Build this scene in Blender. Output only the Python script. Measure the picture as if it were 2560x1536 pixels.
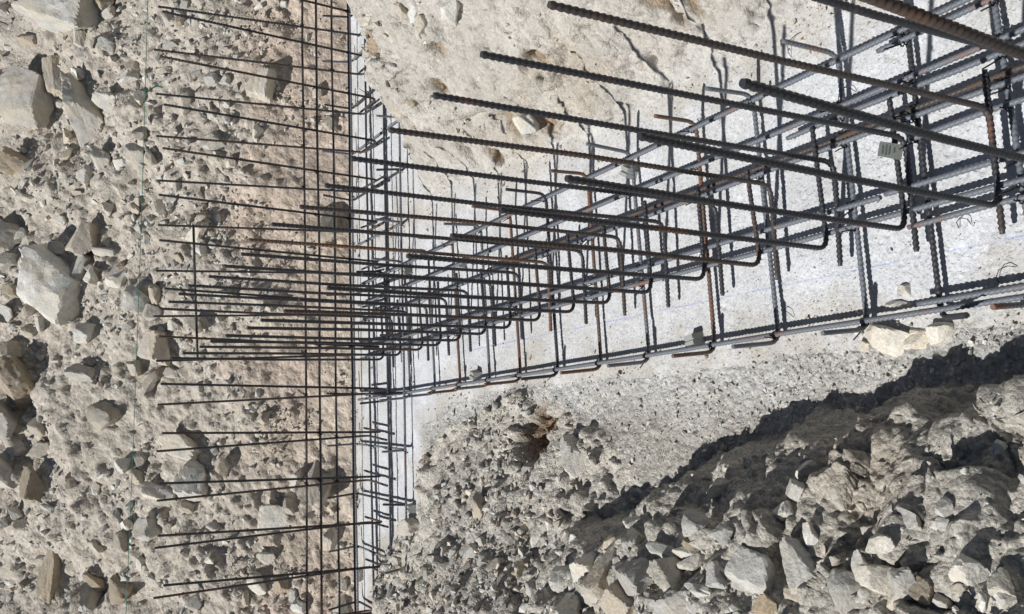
import bpy, bmesh, math, random
import numpy as np
from mathutils import Matrix, Vector

# ------------------------------------------------------------------ clear
for o in list(bpy.data.objects):
    bpy.data.objects.remove(o)
scene = bpy.context.scene
COL = scene.collection

# ------------------------------------------------------------------ camera (a phone held sideways: the picture's left is up)
F_PX, PITCH, ROLL, CAM_H = 2185.76, 0.526966, 0.0155958, 1.5
def camera_axes():
    c, s = math.cos(PITCH), math.sin(PITCH)
    right, down, fwd = Vector((1, 0, 0)), Vector((0, -s, -c)), Vector((0, c, -s))
    cr, sr = math.cos(ROLL), math.sin(ROLL)
    return right * sr + down * cr, right * cr - down * sr, -fwd      # picture right, picture up, backwards
ax, ay, az_ = camera_axes()
cam_data = bpy.data.cameras.new('camera')
cam = bpy.data.objects.new('camera', cam_data)
COL.objects.link(cam)
cam.matrix_world = Matrix(((ax.x, ay.x, az_.x, 0), (ax.y, ay.y, az_.y, 0), (ax.z, ay.z, az_.z, CAM_H), (0, 0, 0, 1)))
cam_data.sensor_width = 36
cam_data.sensor_fit = 'HORIZONTAL'
cam_data.lens = 36 * F_PX / 2560
cam_data.clip_start, cam_data.clip_end = 0.02, 200
scene.camera = cam

# ------------------------------------------------------------------ sky, sun, exposure
LIGHT = Vector((0.62, 0.03, -1.0)).normalized()          # direction the sunlight travels
sun_elev = math.asin(-LIGHT.z)
to_sun = -LIGHT
world = bpy.data.worlds.new('World')
scene.world = world
world.use_nodes = True
wn = world.node_tree
sky = wn.nodes.new('ShaderNodeTexSky')
sky.sky_type = 'NISHITA'
sky.sun_disc = False
sky.sun_elevation = sun_elev
sky.sun_rotation = math.atan2(to_sun.x, to_sun.y)
sky.altitude = 700
sky.air_density = 1.0
sky.dust_density = 0.6
bg = wn.nodes['Background']
bg.inputs['Strength'].default_value = 0.040
wn.links.new(sky.outputs[0], bg.inputs['Color'])
sun_data = bpy.data.lights.new('sun', 'SUN')
sun_data.energy = 4.85
sun_data.angle = math.radians(0.5)
sun_data.color = (1.0, 0.985, 0.965)
sun = bpy.data.objects.new('sun', sun_data)
COL.objects.link(sun)
sun.rotation_euler = LIGHT.to_track_quat('-Z', 'Y').to_euler()
scene.view_settings.view_transform = 'Standard'
scene.view_settings.look = 'None'
scene.view_settings.gamma = 1
scene.view_settings.use_curve_mapping = False
scene.view_settings.exposure = 0.0
scene.render.engine = 'CYCLES'
scene.cycles.max_bounces = 6

# ------------------------------------------------------------------ helpers
def tag(o, label=None, cat=None, group=None, kind=None):
    if label: o['label'] = label
    if cat: o['category'] = cat
    if group: o['group'] = group
    if kind: o['kind'] = kind
    return o

def mesh_from(name, verts, faces, smooth=True):
    """verts (n,3) array, faces (m,k) int array of equal-sized polygons"""
    verts = np.asarray(verts, np.float32); faces = np.asarray(faces, np.int32)
    m = bpy.data.meshes.new(name)
    k = faces.shape[1]
    m.vertices.add(len(verts)); m.vertices.foreach_set('co', verts.ravel())
    m.loops.add(faces.size); m.loops.foreach_set('vertex_index', faces.ravel())
    m.polygons.add(len(faces))
    m.polygons.foreach_set('loop_start', np.arange(0, faces.size, k, dtype=np.int32))
    if smooth is not None:
        m.polygons.foreach_set('use_smooth', np.full(len(faces), bool(smooth)))
    m.update(calc_edges=True)
    return m

def obj(name, mesh, mat=None, parent=None):
    o = bpy.data.objects.new(name, mesh)
    COL.objects.link(o)
    if mat is not None and not mesh.materials:
        mesh.materials.append(mat)
    if parent is not None:
        o.parent = parent
    return o

def empty(name, loc=(0, 0, 0)):
    o = bpy.data.objects.new(name, None)
    o.location = loc
    COL.objects.link(o)
    return o

# ------------------------------------------------------------------ terrain
T1, T2 = -0.15269213, 1.48715478                     # headings of the two footings
E1 = np.array([math.sin(T1), math.cos(T1)]); N1 = np.array([math.cos(T1), -math.sin(T1)])     # along / across the near footing
E2 = np.array([math.sin(T2), math.cos(T2)]); N2 = np.array([-math.cos(T2), math.sin(T2)])     # along / across the far footing

def _hash(ix, iy, iz, seed):
    h = (ix.astype(np.uint32) * np.uint32(374761393)) ^ (iy.astype(np.uint32) * np.uint32(668265263)) ^ (iz.astype(np.uint32) * np.uint32(2147483647 - 58)) ^ np.uint32((seed * 974634777 + 12345) & 0xffffffff)
    h = (h ^ (h >> np.uint32(13))) * np.uint32(1274126177)
    h = (h ^ (h >> np.uint32(15))) * np.uint32(2246822519)
    return (h ^ (h >> np.uint32(16))).astype(np.float32) / np.float32(4294967295.0)

def vnoise(x, y, z, seed=0):
    """value noise in [-1, 1]"""
    x = np.asarray(x, np.float32); y = np.asarray(y, np.float32); z = np.asarray(z, np.float32)
    x0 = np.floor(x); y0 = np.floor(y); z0 = np.floor(z)
    fx, fy, fz = x - x0, y - y0, z - z0
    fx = fx * fx * (3 - 2 * fx); fy = fy * fy * (3 - 2 * fy); fz = fz * fz * (3 - 2 * fz)
    ix, iy, iz = x0.astype(np.int64), y0.astype(np.int64), z0.astype(np.int64)
    out = 0
    for dx in (0, 1):
        wx = fx if dx else 1 - fx
        for dy in (0, 1):
            wy = fy if dy else 1 - fy
            for dz in (0, 1):
                wz = fz if dz else 1 - fz
                out = out + wx * wy * wz * _hash(ix + dx, iy + dy, iz + dz, seed)
    return out * 2 - 1

def fbm(x, y, z, freq, octaves, gain=0.5, seed=0):
    out, a, tot = 0, 1.0, 0.0
    for i in range(octaves):
        out = out + a * vnoise(x * freq + 17.3 * i, y * freq - 9.1 * i, z * freq + 3.7 * i, seed + i)
        tot += a; a *= gain; freq *= 2.03
    return out / tot

def worley(x, y, z, freq, seed=0):
    """distance to nearest feature point (F1), cell units, and the random value of that cell"""
    x = np.asarray(x, np.float32) * freq; y = np.asarray(y, np.float32) * freq; z = np.asarray(z, np.float32) * freq
    ix, iy, iz = (np.floor(v).astype(np.int64) for v in (x, y, z))
    best = np.full(x.shape, 9.0, np.float32); val = np.zeros(x.shape, np.float32)
    for dx in (-1, 0, 1):
        for dy in (-1, 0, 1):
            for dz in (-1, 0, 1):
                cx, cy, cz = ix + dx, iy + dy, iz + dz
                d = (cx + _hash(cx, cy, cz, seed) - x) ** 2 + (cy + _hash(cx, cy, cz, seed + 1) - y) ** 2 + (cz + _hash(cx, cy, cz, seed + 2) - z) ** 2
                m = d < best
                best = np.where(m, d, best); val = np.where(m, _hash(cx, cy, cz, seed + 3), val)
    return np.sqrt(best), val

def polydist(x, y, pts):
    best = np.full(x.shape, 99.0)
    for (ax_, ay_), (bx, by) in zip(pts[:-1], pts[1:]):
        ux, uy = bx - ax_, by - ay_
        t = np.clip(((x - ax_) * ux + (y - ay_) * uy) / (ux * ux + uy * uy), 0, 1)
        best = np.minimum(best, np.hypot(x - ax_ - t * ux, y - ay_ - t * uy))
    return best

def inside(x, y, poly):
    r = np.zeros(x.shape, bool)
    n = len(poly)
    for i in range(n):
        (x1, y1), (x2, y2) = poly[i], poly[(i + 1) % n]
        if y1 == y2: continue
        c = ((y1 > y) != (y2 > y)) & (x < (x2 - x1) * (y - y1) / (y2 - y1) + x1)
        r ^= c
    return r

M2_BASE = [(0.02, -1.0), (0.0, 0.3), (-0.04, 0.6), (-0.064, 0.846), (-0.081, 0.91), (-0.112, 0.984), (-0.15, 1.102), (-0.169, 1.227),
           (-0.235, 1.356), (-0.315, 1.516), (-0.435, 1.711), (-0.507, 1.872), (-0.591, 2.03), (-0.85, 2.15), (-1.6, 2.3)]
M1_BASE = [(-0.52, 1.66), (-0.40, 1.82), (-0.31, 2.0), (-0.25, 2.25), (-0.24, 2.5), (-0.34, 2.8), (-0.46, 3.09), (-0.556, 3.2), (-0.714, 3.27),
           (-0.88, 3.29), (-0.98, 3.49), (-1.085, 3.655), (-1.2, 3.737), (-1.405, 3.813), (-2.4, 4.25)]
BANK_BASE = [(-1.0, 0.86), (0.9, 0.86), (1.2, 0.845), (1.35, 0.81), (1.6, 0.80), (1.8, 0.81), (2.0, 0.82), (2.2, 0.845), (2.4, 0.845), (2.7, 0.87), (2.85, 0.89), (6, 0.89)]

def prof(d, parts):
    """piecewise linear height over distance: parts = [(length, slope), ...], last slope goes on"""
    z = np.zeros(d.shape); d = np.maximum(d, 0); done = 0.0
    for i, (ln, sl) in enumerate(parts):
        if i == len(parts) - 1:
            z += np.maximum(d - done, 0) * sl
        else:
            z += np.clip(d - done, 0, ln) * sl
        done += ln
    return z

def smax(a, b, k):
    h = np.clip(0.5 + 0.5 * (a - b) / k, 0, 1)
    return b * (1 - h) + a * h + k * h * (1 - h)

def terrain(x, y):
    """base height and zone weights: 0 concrete, 1 far slope, 2 earth bank, 3 spoil mound, 4 side slope, 5 trench bed"""
    x = np.asarray(x, float); y = np.asarray(y, float)
    zz = np.zeros(x.shape)
    s = x * E1[0] + y * E1[1]; n = x * N1[0] + y * N1[1]
    e = x * E2[0] + y * E2[1]; m = x * N2[0] + y * N2[1]
    w1 = fbm(x, y, zz, 2.2, 3, seed=11); w2 = fbm(x, y, zz, 7.0, 3, seed=23); w3 = fbm(x, y, zz, 3.1, 3, seed=37)
    # far slope
    df = m - 4.09 + 0.03 * w1 + 0.012 * w2
    zf = prof(df, [(0.36, 1.22), (0.25, 0.9), (1.0, 0.66), (9, 0.75)]) + np.clip(df, 0, .6) * (0.16 * w3 + 0.10 * w1)
    zf = zf - 0.16 * np.exp(-(((x + 1.57) + 0.08 * w2) / 0.16) ** 2 - ((y - 5.25) / 0.40) ** 2) * np.clip(df * 4, 0, 1)
    # earth bank on the right
    db = n - np.interp(s, [p[0] for p in BANK_BASE], [p[1] for p in BANK_BASE]) + 0.035 * w2 + 0.05 * w1
    dc = 3.23 - m + 0.05 * w1 + 0.02 * w2
    zb = np.minimum(prof(db, [(0.05, 0.6), (0.13, 1.25), (0.25, 0.75), (9, 0.5)]), prof(dc, [(0.22, 1.9), (9, 0.9)]))
    zb = zb * (1 + 0.22 * w3) + np.clip(zb, 0, .15) * 0.35 * w2
    # spoil mound on the left, near
    p2 = M2_BASE + [(-6, 2.3), (-6, -1)]
    d2 = polydist(x, y, M2_BASE) * np.where(inside(x, y, p2), 1, -1) + 0.055 * w2 + 0.05 * w1
    w4 = np.abs(fbm(x, y, zz, 4.2, 3, seed=53)); w5 = fbm(x, y, zz, 11.0, 2, seed=67)
    z2 = prof(d2, [(0.02, .8), (0.05, 3.0), (0.17, 0.82), (0.2, 0.6), (9, 0.42)]) + np.clip(d2 / 0.1, 0, 1) * np.clip(1.6 - d2 / 0.3, 0.25, 1) * (0.11 * (0.22 - w4) + 0.03 * w5)
    # side slope on the left, further off
    p1 = M1_BASE + [(-6, 4.25), (-6, 1.66)]
    d1 = polydist(x, y, M1_BASE) * np.where(inside(x, y, p1), 1, -1) + 0.03 * w2 + 0.03 * w3
    z1 = prof(d1, [(0.40, 0.33), (0.3, 0.52), (0.6, 0.8), (9, 0.55)]) + np.clip(d1, 0, .4) * (0.05 * w1 + 0.10 * (0.2 - w4) + 0.03 * w5) 
    # the brown hollow
    hx, hy = (x + 0.415), (y - 2.35)
    hol = np.exp(-(((hx * 0.9 + hy * 0.35 + 0.02 * w5) / 0.10) ** 2 + ((hy * 0.9 - hx * 0.35) / (0.085 - 0.25 * np.clip(-hx, -.1, .1))) ** 2) ** 2)
    z1 = z1 - 0.02 * hol
    # trench bed left of the blinding: loose gravel
    nb = np.interp(s, [0, .9, 1.4, 2.0, 2.6, 3.0, 3.3], [0.13, 0.12, 0.10, 0.10, 0.12, 0.09, 0.0])
    zbed = np.clip((nb - n) * 0.10, 0, 0.03) * (np.clip((3.35 - m) / 0.1, 0, 1))
    z = smax(zbed, zf, 0.012)
    z = smax(z, zb, 0.012)
    z = smax(z, z2, 0.015)
    z = smax(z, z1, 0.03)
    z = z - 0.10 * hol
    stack = np.stack([np.full(x.shape, 0.012), zf, zb, z2, z1, np.where(nb + 0.02 * w2 - n > 0, 0.013, 0.0) * (m < 3.3)])
    zone = np.argmax(stack, axis=0)
    return z, zone, dict(s=s, n=n, e=e, m=m, df=df, db=db, d2=d2, d1=d1, dc=dc, nb=nb, hol=hol, w1=w1, w2=w2, w3=w3)

# ------------------------------------------------------------------ materials
def new_mat(name):
    m = bpy.data.materials.new(name); m.use_nodes = True
    nt = m.node_tree
    return m, nt, nt.nodes['Principled BSDF']

def N(nt, kind, **inp):
    n = nt.nodes.new(kind)
    for k, v in inp.items():
        key = int(k[1:]) if k[0] == 'i' and k[1:].isdigit() else k.replace('_', ' ')
        n.inputs[key].default_value = v
    return n

def mixrgb(nt, fac, a, b, mode='MIX'):
    n = nt.nodes.new('ShaderNodeMix'); n.data_type = 'RGBA'; n.blend_type = mode
    for sock, v in ((n.inputs[0], fac), (n.inputs[6], a), (n.inputs[7], b)):
        if hasattr(v, 'links'): nt.links.new(v, sock)
        else: sock.default_value = v
    return n.outputs[2]

def ramp(nt, val, stops):
    r = nt.nodes.new('ShaderNodeValToRGB')
    while len(r.color_ramp.elements) < len(stops): r.color_ramp.elements.new(0.5)
    for e, (p, c) in zip(r.color_ramp.elements, stops):
        e.position = p; e.color = (c, c, c, 1) if not hasattr(c, '__len__') else (*c, 1)
    nt.links.new(val, r.inputs[0])
    return r.outputs[0]

def math_(nt, op, a, b=None):
    n = nt.nodes.new('ShaderNodeMath'); n.operation = op
    for sock, v in zip(n.inputs, (a, b)):
        if v is None: continue
        if hasattr(v, 'links'): nt.links.new(v, sock)
        else: sock.default_value = v
    return n.outputs[0]

def objcoord(nt):
    return nt.nodes.new('ShaderNodeTexCoord').outputs['Object']

def noise(nt, co, scale, detail=4, rough=0.55):
    n = N(nt, 'ShaderNodeTexNoise', Scale=scale, Detail=detail, Roughness=rough)
    nt.links.new(co, n.inputs['Vector'])
    return n

def voro(nt, co, scale, feature='F1'):
    n = N(nt, 'ShaderNodeTexVoronoi', Scale=scale); n.feature = feature
    nt.links.new(co, n.inputs['Vector'])
    return n

def soil_material(name, grain=70.0, bump=0.6, dist=0.006, chalk=False, speck=0.35):
    m, nt, p = new_mat(name)
    co = objcoord(nt)
    base = nt.nodes.new('ShaderNodeVertexColor'); base.layer_name = 'Col'
    big = noise(nt, co, 6.0, 6, 0.6)
    c = mixrgb(nt, 1.0, base.outputs['Color'], ramp(nt, big.outputs[0], [(0.3, (0.84, 0.83, 0.80)), (0.7, (1.12, 1.12, 1.12))]), 'MULTIPLY')
    g = voro(nt, co, grain)
    gv = nt.nodes.new('ShaderNodeSeparateColor'); nt.links.new(g.outputs['Color'], gv.inputs[0])
    c = mixrgb(nt, speck, c, mixrgb(nt, 1.0, c, ramp(nt, gv.outputs[0], [(0.0, (0.5, 0.49, 0.47)), (0.5, (0.95, 0.95, 0.94)), (1.0, (1.5, 1.5, 1.48))]), 'MULTIPLY'))
    fine = noise(nt, co, 260.0, 3, 0.6)
    c = mixrgb(nt, 1.0, c, ramp(nt, fine.outputs[0], [(0.3, 0.82), (0.7, 1.14)]), 'MULTIPLY')
    if chalk:                                             # the blue chalk line snapped on the blinding
        sx = nt.nodes.new('ShaderNodeSeparateXYZ'); nt.links.new(co, sx.inputs[0])
        # n along the line: 0.273 at s = 2.3 to 0.261 at s = 0.8
        nn = math_(nt, 'ADD', math_(nt, 'MULTIPLY', sx.outputs[0], N1[0] - 0.007 * E1[0]), math_(nt, 'MULTIPLY', sx.outputs[1], N1[1] - 0.007 * E1[1]))
        wob = noise(nt, co, 9.0, 2)
        off = math_(nt, 'ABSOLUTE', math_(nt, 'SUBTRACT', nn, math_(nt, 'ADD', 0.2545, math_(nt, 'MULTIPLY', wob.outputs[0], 0.002))))
        line = math_(nt, 'LESS_THAN', off, 0.0021)
        gap = ramp(nt, noise(nt, co, 24.0, 4, 0.7).outputs[0], [(0.36, 0.0), (0.62, 1.0)])
        ss = math_(nt, 'ADD', math_(nt, 'MULTIPLY', sx.outputs[0], E1[0]), math_(nt, 'MULTIPLY', sx.outputs[1], E1[1]))
        ends = math_(nt, 'MULTIPLY', math_(nt, 'GREATER_THAN', ss, 0.3), math_(nt, 'LESS_THAN', ss, 3.1))
        f = math_(nt, 'MULTIPLY', math_(nt, 'MULTIPLY', line, gap), math_(nt, 'MULTIPLY', ends, 0.42))
        c = mixrgb(nt, f, c, (0.12, 0.20, 0.62, 1))
    nt.links.new(c, p.inputs['Base Color'])
    p.inputs['Roughness'].default_value = 0.95
    p.inputs['Specular IOR Level'].default_value = 0.15
    h = math_(nt, 'ADD', math_(nt, 'MULTIPLY', g.outputs['Distance'], -0.6), noise(nt, co, grain * 1.7, 5, 0.65).outputs[0])
    h = math_(nt, 'ADD', h, math_(nt, 'MULTIPLY', fine.outputs[0], 0.35))
    b = N(nt, 'ShaderNodeBump', Strength=bump, Distance=dist)
    nt.links.new(h, b.inputs['Height'])
    nt.links.new(b.outputs[0], p.inputs['Normal'])
    return m

MAT_CONC = soil_material('blinding_concrete', 150.0, 1.0, 0.006, chalk=True, speck=0.15)
def concrete_bump(m):
    """open, no-fines looking skin of lean concrete: fine sand grain with scattered pits"""
    nt = m.node_tree; p = nt.nodes['Principled BSDF']
    co = objcoord(nt)
    pit = ramp(nt, voro(nt, co, 75.0).outputs['Distance'], [(0.10, 1.0), (0.30, 0.0)])
    where = ramp(nt, noise(nt, co, 28.0, 4, 0.7).outputs[0], [(0.48, 0.0), (0.60, 1.0)])
    pit2 = ramp(nt, noise(nt, co, 150.0, 3, 0.6).outputs[0], [(0.56, 0.0), (0.72, 1.0)])
    h = math_(nt, 'SUBTRACT', math_(nt, 'MULTIPLY', noise(nt, co, 330.0, 2).outputs[0], 0.25), math_(nt, 'MULTIPLY', pit, where))
    h = math_(nt, 'SUBTRACT', h, math_(nt, 'MULTIPLY', pit2, 0.55))
    b = N(nt, 'ShaderNodeBump', Strength=0.7, Distance=0.0045)
    nt.links.new(h, b.inputs['Height']); nt.links.new(b.outputs[0], p.inputs['Normal'])
concrete_bump(MAT_CONC)
MAT_FAR = soil_material('cut_earth', 60.0, 0.7, 0.010)
MAT_BANK = soil_material('pale_bank_earth', 80.0, 0.8, 0.008, speck=0.2)
MAT_MOUND = soil_material('spoil_gravel', 120.0, 0.8, 0.008, speck=0.5)
MAT_BED = soil_material('loose_gravel', 130.0, 0.9, 0.006, speck=0.5)

def stone_material(name, col, var=0.25, warm=0.15):
    m, nt, p = new_mat(name)
    co = nt.nodes.new('ShaderNodeNewGeometry').outputs['Position']
    info = nt.nodes.new('ShaderNodeObjectInfo')
    off = nt.nodes.new('ShaderNodeVectorMath'); off.operation = 'ADD'
    nt.links.new(co, off.inputs[0])
    sc = nt.nodes.new('ShaderNodeVectorMath'); sc.operation = 'SCALE'; sc.inputs[0].default_value = (7.1, 3.7, 5.3)
    nt.links.new(info.outputs['Random'], sc.inputs[3]); nt.links.new(sc.outputs[0], off.inputs[1])
    v = off.outputs[0]
    n1 = noise(nt, v, 22.0, 6, 0.65)
    n2 = noise(nt, v, 170.0, 4, 0.6)
    dark = tuple(c * (1 - var) for c in col); lite = tuple(min(1, c * (1 + var * 0.7)) for c in col)
    c = ramp(nt, n1.outputs[0], [(0.3, dark), (0.55, col), (0.75, lite)])
    dust = (col[0] * 1.05 + 0.03, col[1] * 0.98 + 0.01, col[2] * 0.85)
    c = mixrgb(nt, math_(nt, 'MULTIPLY', ramp(nt, noise(nt, v, 9.0, 4).outputs[0], [(0.45, 0), (0.62, 1)]), warm * 4), c, (*dust, 1))
    c = mixrgb(nt, 1.0, c, ramp(nt, n2.outputs[0], [(0.3, 0.8), (0.7, 1.15)]), 'MULTIPLY')
    c = mixrgb(nt, 1.0, c, ramp(nt, info.outputs['Random'], [(0, 0.82), (1, 1.12)]), 'MULTIPLY')
    nt.links.new(c, p.inputs['Base Color'])
    p.inputs['Roughness'].default_value = 0.9
    p.inputs['Specular IOR Level'].default_value = 0.2
    h = math_(nt, 'ADD', noise(nt, v, 75.0, 6, 0.65).outputs[0], math_(nt, 'MULTIPLY', n2.outputs[0], 0.4))
    b = N(nt, 'ShaderNodeBump', Strength=0.7, Distance=0.006)
    nt.links.new(h, b.inputs['Height']); nt.links.new(b.outputs[0], p.inputs['Normal'])
    return m

STONE = {'pale': stone_material('pale_limestone', (0.60, 0.59, 0.545)),
         'grey': stone_material('grey_limestone', (0.48, 0.465, 0.425)),
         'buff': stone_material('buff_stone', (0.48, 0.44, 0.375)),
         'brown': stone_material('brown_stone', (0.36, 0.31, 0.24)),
         'white': stone_material('white_stone', (0.66, 0.62, 0.54))}

def steel_material(name, col, rust, metallic=0.55, rough=0.5, rustcol=(0.22, 0.085, 0.035)):
    m, nt, p = new_mat(name)
    co = objcoord(nt)
    info = nt.nodes.new('ShaderNodeObjectInfo')
    sc = nt.nodes.new('ShaderNodeVectorMath'); sc.operation = 'SCALE'; sc.inputs[0].default_value = (9.1, 4.7, 6.3)
    nt.links.new(info.outputs['Random'], sc.inputs[3])
    off = nt.nodes.new('ShaderNodeVectorMath'); off.operation = 'ADD'
    nt.links.new(co, off.inputs[0]); nt.links.new(sc.outputs[0], off.inputs[1])
    v = off.outputs[0]
    patch = ramp(nt, noise(nt, v, 7.0, 5, 0.6).outputs[0], [(0.62 - 0.35 * rust, 0.0), (0.78 - 0.30 * rust, 1.0)])
    fine = noise(nt, v, 120.0, 4, 0.6)
    steel = mixrgb(nt, fine.outputs[0], (*[c * 0.7 for c in col], 1), (*[c * 1.25 for c in col], 1))
    rc = mixrgb(nt, fine.outputs[0], (*[c * 0.6 for c in rustcol], 1), (*[min(1, c * 1.5) for c in rustcol], 1))
    nt.links.new(mixrgb(nt, patch, steel, rc), p.inputs['Base Color'])
    nt.links.new(math_(nt, 'MULTIPLY', math_(nt, 'SUBTRACT', 1.0, patch), metallic), p.inputs['Metallic'])
    nt.links.new(math_(nt, 'ADD', rough, math_(nt, 'MULTIPLY', patch, 0.3)), p.inputs['Roughness'])
    b = N(nt, 'ShaderNodeBump', Strength=0.25, Distance=0.001)
    nt.links.new(fine.outputs[0], b.inputs['Height']); nt.links.new(b.outputs[0], p.inputs['Normal'])
    return m

STEEL = {'dark': steel_material('mill_scale_steel', (0.052, 0.053, 0.060), 0.0, 0.35, 0.5),
         'grey': steel_material('blue_grey_steel', (0.155, 0.168, 0.19), 0.16, 0.2, 0.6),
         'brown': steel_material('brown_steel', (0.072, 0.062, 0.058), 0.40, 0.3, 0.55, (0.095, 0.056, 0.038)),
         'rust': steel_material('rusted_steel', (0.14, 0.11, 0.09), 0.60, 0.3, 0.6, (0.17, 0.085, 0.05))}

def plain(name, col, rough=0.8, metallic=0.0, nscale=60.0, var=0.15):
    m, nt, p = new_mat(name)
    n = noise(nt, objcoord(nt), nscale, 4)
    nt.links.new(mixrgb(nt, n.outputs[0], (*[c * (1 - var) for c in col], 1), (*[min(1, c * (1 + var)) for c in col], 1)), p.inputs['Base Color'])
    p.inputs['Roughness'].default_value = rough; p.inputs['Metallic'].default_value = metallic
    return m
MAT_WIRE = plain('black_tie_wire', (0.012, 0.012, 0.016), 0.55, 0.4)
MAT_SPACER = plain('grey_spacer', (0.30, 0.31, 0.29), 0.85)
MAT_STRING = plain('green_string', (0.03, 0.20, 0.13), 0.8)
MAT_TWIG = plain('dry_twig', (0.28, 0.20, 0.12), 0.9)
MAT_TAG = plain('faded_card', (0.40, 0.42, 0.38), 0.8)
MAT_INK = plain('grey_ink', (0.10, 0.12, 0.13), 0.8)

# ------------------------------------------------------------------ ground: one sheet, finer near the camera, split by what it is made of
def azimuths():
    a = [np.linspace(-100, -32, 70, endpoint=False), np.linspace(-32, 32, 560, endpoint=False), np.linspace(32, 100, 71)]
    return np.radians(np.concatenate(a))
def radii():
    out, r = [], 0.12
    while r < 11:
        out.append(r)
        r += 0.02 * r if r < 0.5 else 0.0042 * r if r < 1.0 else 0.0036 * r if r < 3.6 else 0.012 if r < 3.95 else 0.0060 if r < 4.75 else 0.011 if r < 6.0 else 0.05 * (r - 5.2)
    return np.array(out)
AZ, RR = azimuths(), radii()
NA, NR = len(AZ), len(RR)
gx = RR[:, None] * np.sin(AZ)[None, :]; gy = RR[:, None] * np.cos(AZ)[None, :]
gz, gzone, G = terrain(gx, gy)

def grid_normals(X, Y, Z):
    P = np.stack([X, Y, Z], -1)
    du = np.gradient(P, axis=1); dv = np.gradient(P, axis=0)
    nn = np.cross(du, dv); nn /= np.linalg.norm(nn, axis=-1, keepdims=True) + 1e-12
    nn[nn[..., 2] < 0] *= -1
    return nn
gn = grid_normals(gx, gy, gz)
X, Y, Z = gx, gy, gz
one = lambda k: (gzone == k).astype(np.float32)
def blur(a, n=4):
    for _ in range(n):
        b = a.copy(); b[1:-1] = (a[:-2] + 2 * a[1:-1] + a[2:]) / 4; a = b
        b = a.copy(); b[:, 1:-1] = (a[:, :-2] + 2 * a[:, 1:-1] + a[:, 2:]) / 4; a = b
    return a
W = [blur(one(k)) for k in range(6)]
lump_a, va = worley(X, Y, Z, 11.0, 101)
lump_b, vb = worley(X, Y, Z, 26.0, 131)
lump_c, vc = worley(X, Y, Z, 60.0, 151)
f5 = fbm(X, Y, Z, 5.0, 4, seed=201); f18 = fbm(X, Y, Z, 18.0, 3, seed=211); f60 = fbm(X, Y, Z, 60.0, 3, seed=221)
lump = lambda d, v, th: np.clip(1 - d * 1.35, 0, 1) ** 0.7 * np.clip((v - th) / (1 - th), 0, 1)
clod = lambda d, v, th: np.clip((0.80 - d) * 3.2, 0, 1) * np.clip((v - th) / (1 - th), 0, 1) * np.clip(0.8 + 0.5 * f18, 0, 2)
lump_e, ve = worley(X + 0.03 * f5, Y + 0.03 * f18, Z, 6.0, 191)
upper = np.clip((G['df'] - 0.22 + 0.35 * G['w1'] + 0.14 * G['w2']) / 0.16, 0, 1)                  # above the smooth cut face
lump_d, vd = worley(X, Y, Z, 95.0, 171)
def blot(px, py, rx, ry, a=0.0):
    u = (X - px) * math.cos(a) + (Y - py) * math.sin(a); v = -(X - px) * math.sin(a) + (Y - py) * math.cos(a)
    return np.exp(-(((u + 0.03 * f5) / rx) ** 2 + ((v + 0.03 * f18) / ry) ** 2) ** 2)
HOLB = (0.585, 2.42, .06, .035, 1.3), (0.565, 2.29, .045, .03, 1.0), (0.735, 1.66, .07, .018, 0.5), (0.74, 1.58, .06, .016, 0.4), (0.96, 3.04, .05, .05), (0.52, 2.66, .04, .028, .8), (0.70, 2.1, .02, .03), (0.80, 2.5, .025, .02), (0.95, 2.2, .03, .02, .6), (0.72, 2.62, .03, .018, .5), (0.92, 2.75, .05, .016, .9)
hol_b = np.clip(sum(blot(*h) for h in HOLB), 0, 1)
disp = W[0] * (0.002 * f5 + 0.001 * f18 + 0.0010 * f60 - 0.004 * lump(lump_c, vc, 0.86) - 0.003 * lump(lump_d, 1 - vd, 0.8))
disp += W[1] * ((1 - upper) * (0.026 * f5 + 0.013 * f18 + 0.006 * f60 + 0.016 * lump(lump_b, vb, 0.7) + 0.03 * lump(lump_a, va, 0.8) + 0.006 * lump(lump_c, vc, 0.5))
                + upper * (0.050 * f5 + 0.016 * f18 + 0.038 * lump(lump_a, va, 0.6) + 0.028 * lump(lump_b, vb, 0.4) + 0.012 * lump(lump_c, vc, 0.3)))
crack = np.clip(1 - np.abs(fbm(X, Y, Z, 3.6, 4, seed=301)) * 14, 0, 1)
disp += W[2] * (0.030 * f5 + 0.010 * f18 + 0.005 * f60 - 0.024 * lump(lump_c, vc, 0.55) + 0.022 * lump(lump_a, va, 0.7) + 0.012 * lump(lump_b, vb, 0.7) + 0.006 * lump(lump_d, vd, 0.4) - 0.02 * lump(lump_b, 1 - vb, 0.8) - 0.05 * crack * np.clip(f18 * 2 + 0.4, 0, 1) - 0.035 * hol_b)
disp += W[3] * (0.030 * f5 + 0.014 * f18 + 0.008 * f60 + 0.016 * lump(lump_b, vb, 0.5) + 0.008 * lump(lump_c, vc, 0.25) + 0.005 * lump(lump_d, vd, 0.2) + np.clip((G['d2'] - 0.06) / 0.08, 0, 1) * (0.050 * clod(lump_e, ve, 0.5) + 0.045 * clod(lump_a, va, 0.5)))
disp += W[4] * (0.022 * f5 + 0.010 * f18 + 0.006 * f60 + 0.018 * lump(lump_b, vb, 0.55) + 0.010 * lump(lump_c, vc, 0.25) + 0.022 * clod(lump_a, va, 0.6) + 0.030 * clod(lump_e, ve, 0.65) + 0.018 * clod(lump_b, vb, 0.7))
disp += W[5] * (0.010 * f5 + 0.006 * f18 + 0.005 * f60 + 0.007 * lump(lump_c, vc, 0.35) + 0.010 * lump(lump_b, vb, 0.65))
GP = np.stack([X, Y, Z], -1) + gn * disp[..., None]
GN = grid_normals(GP[..., 0], GP[..., 1], GP[..., 2])
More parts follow.
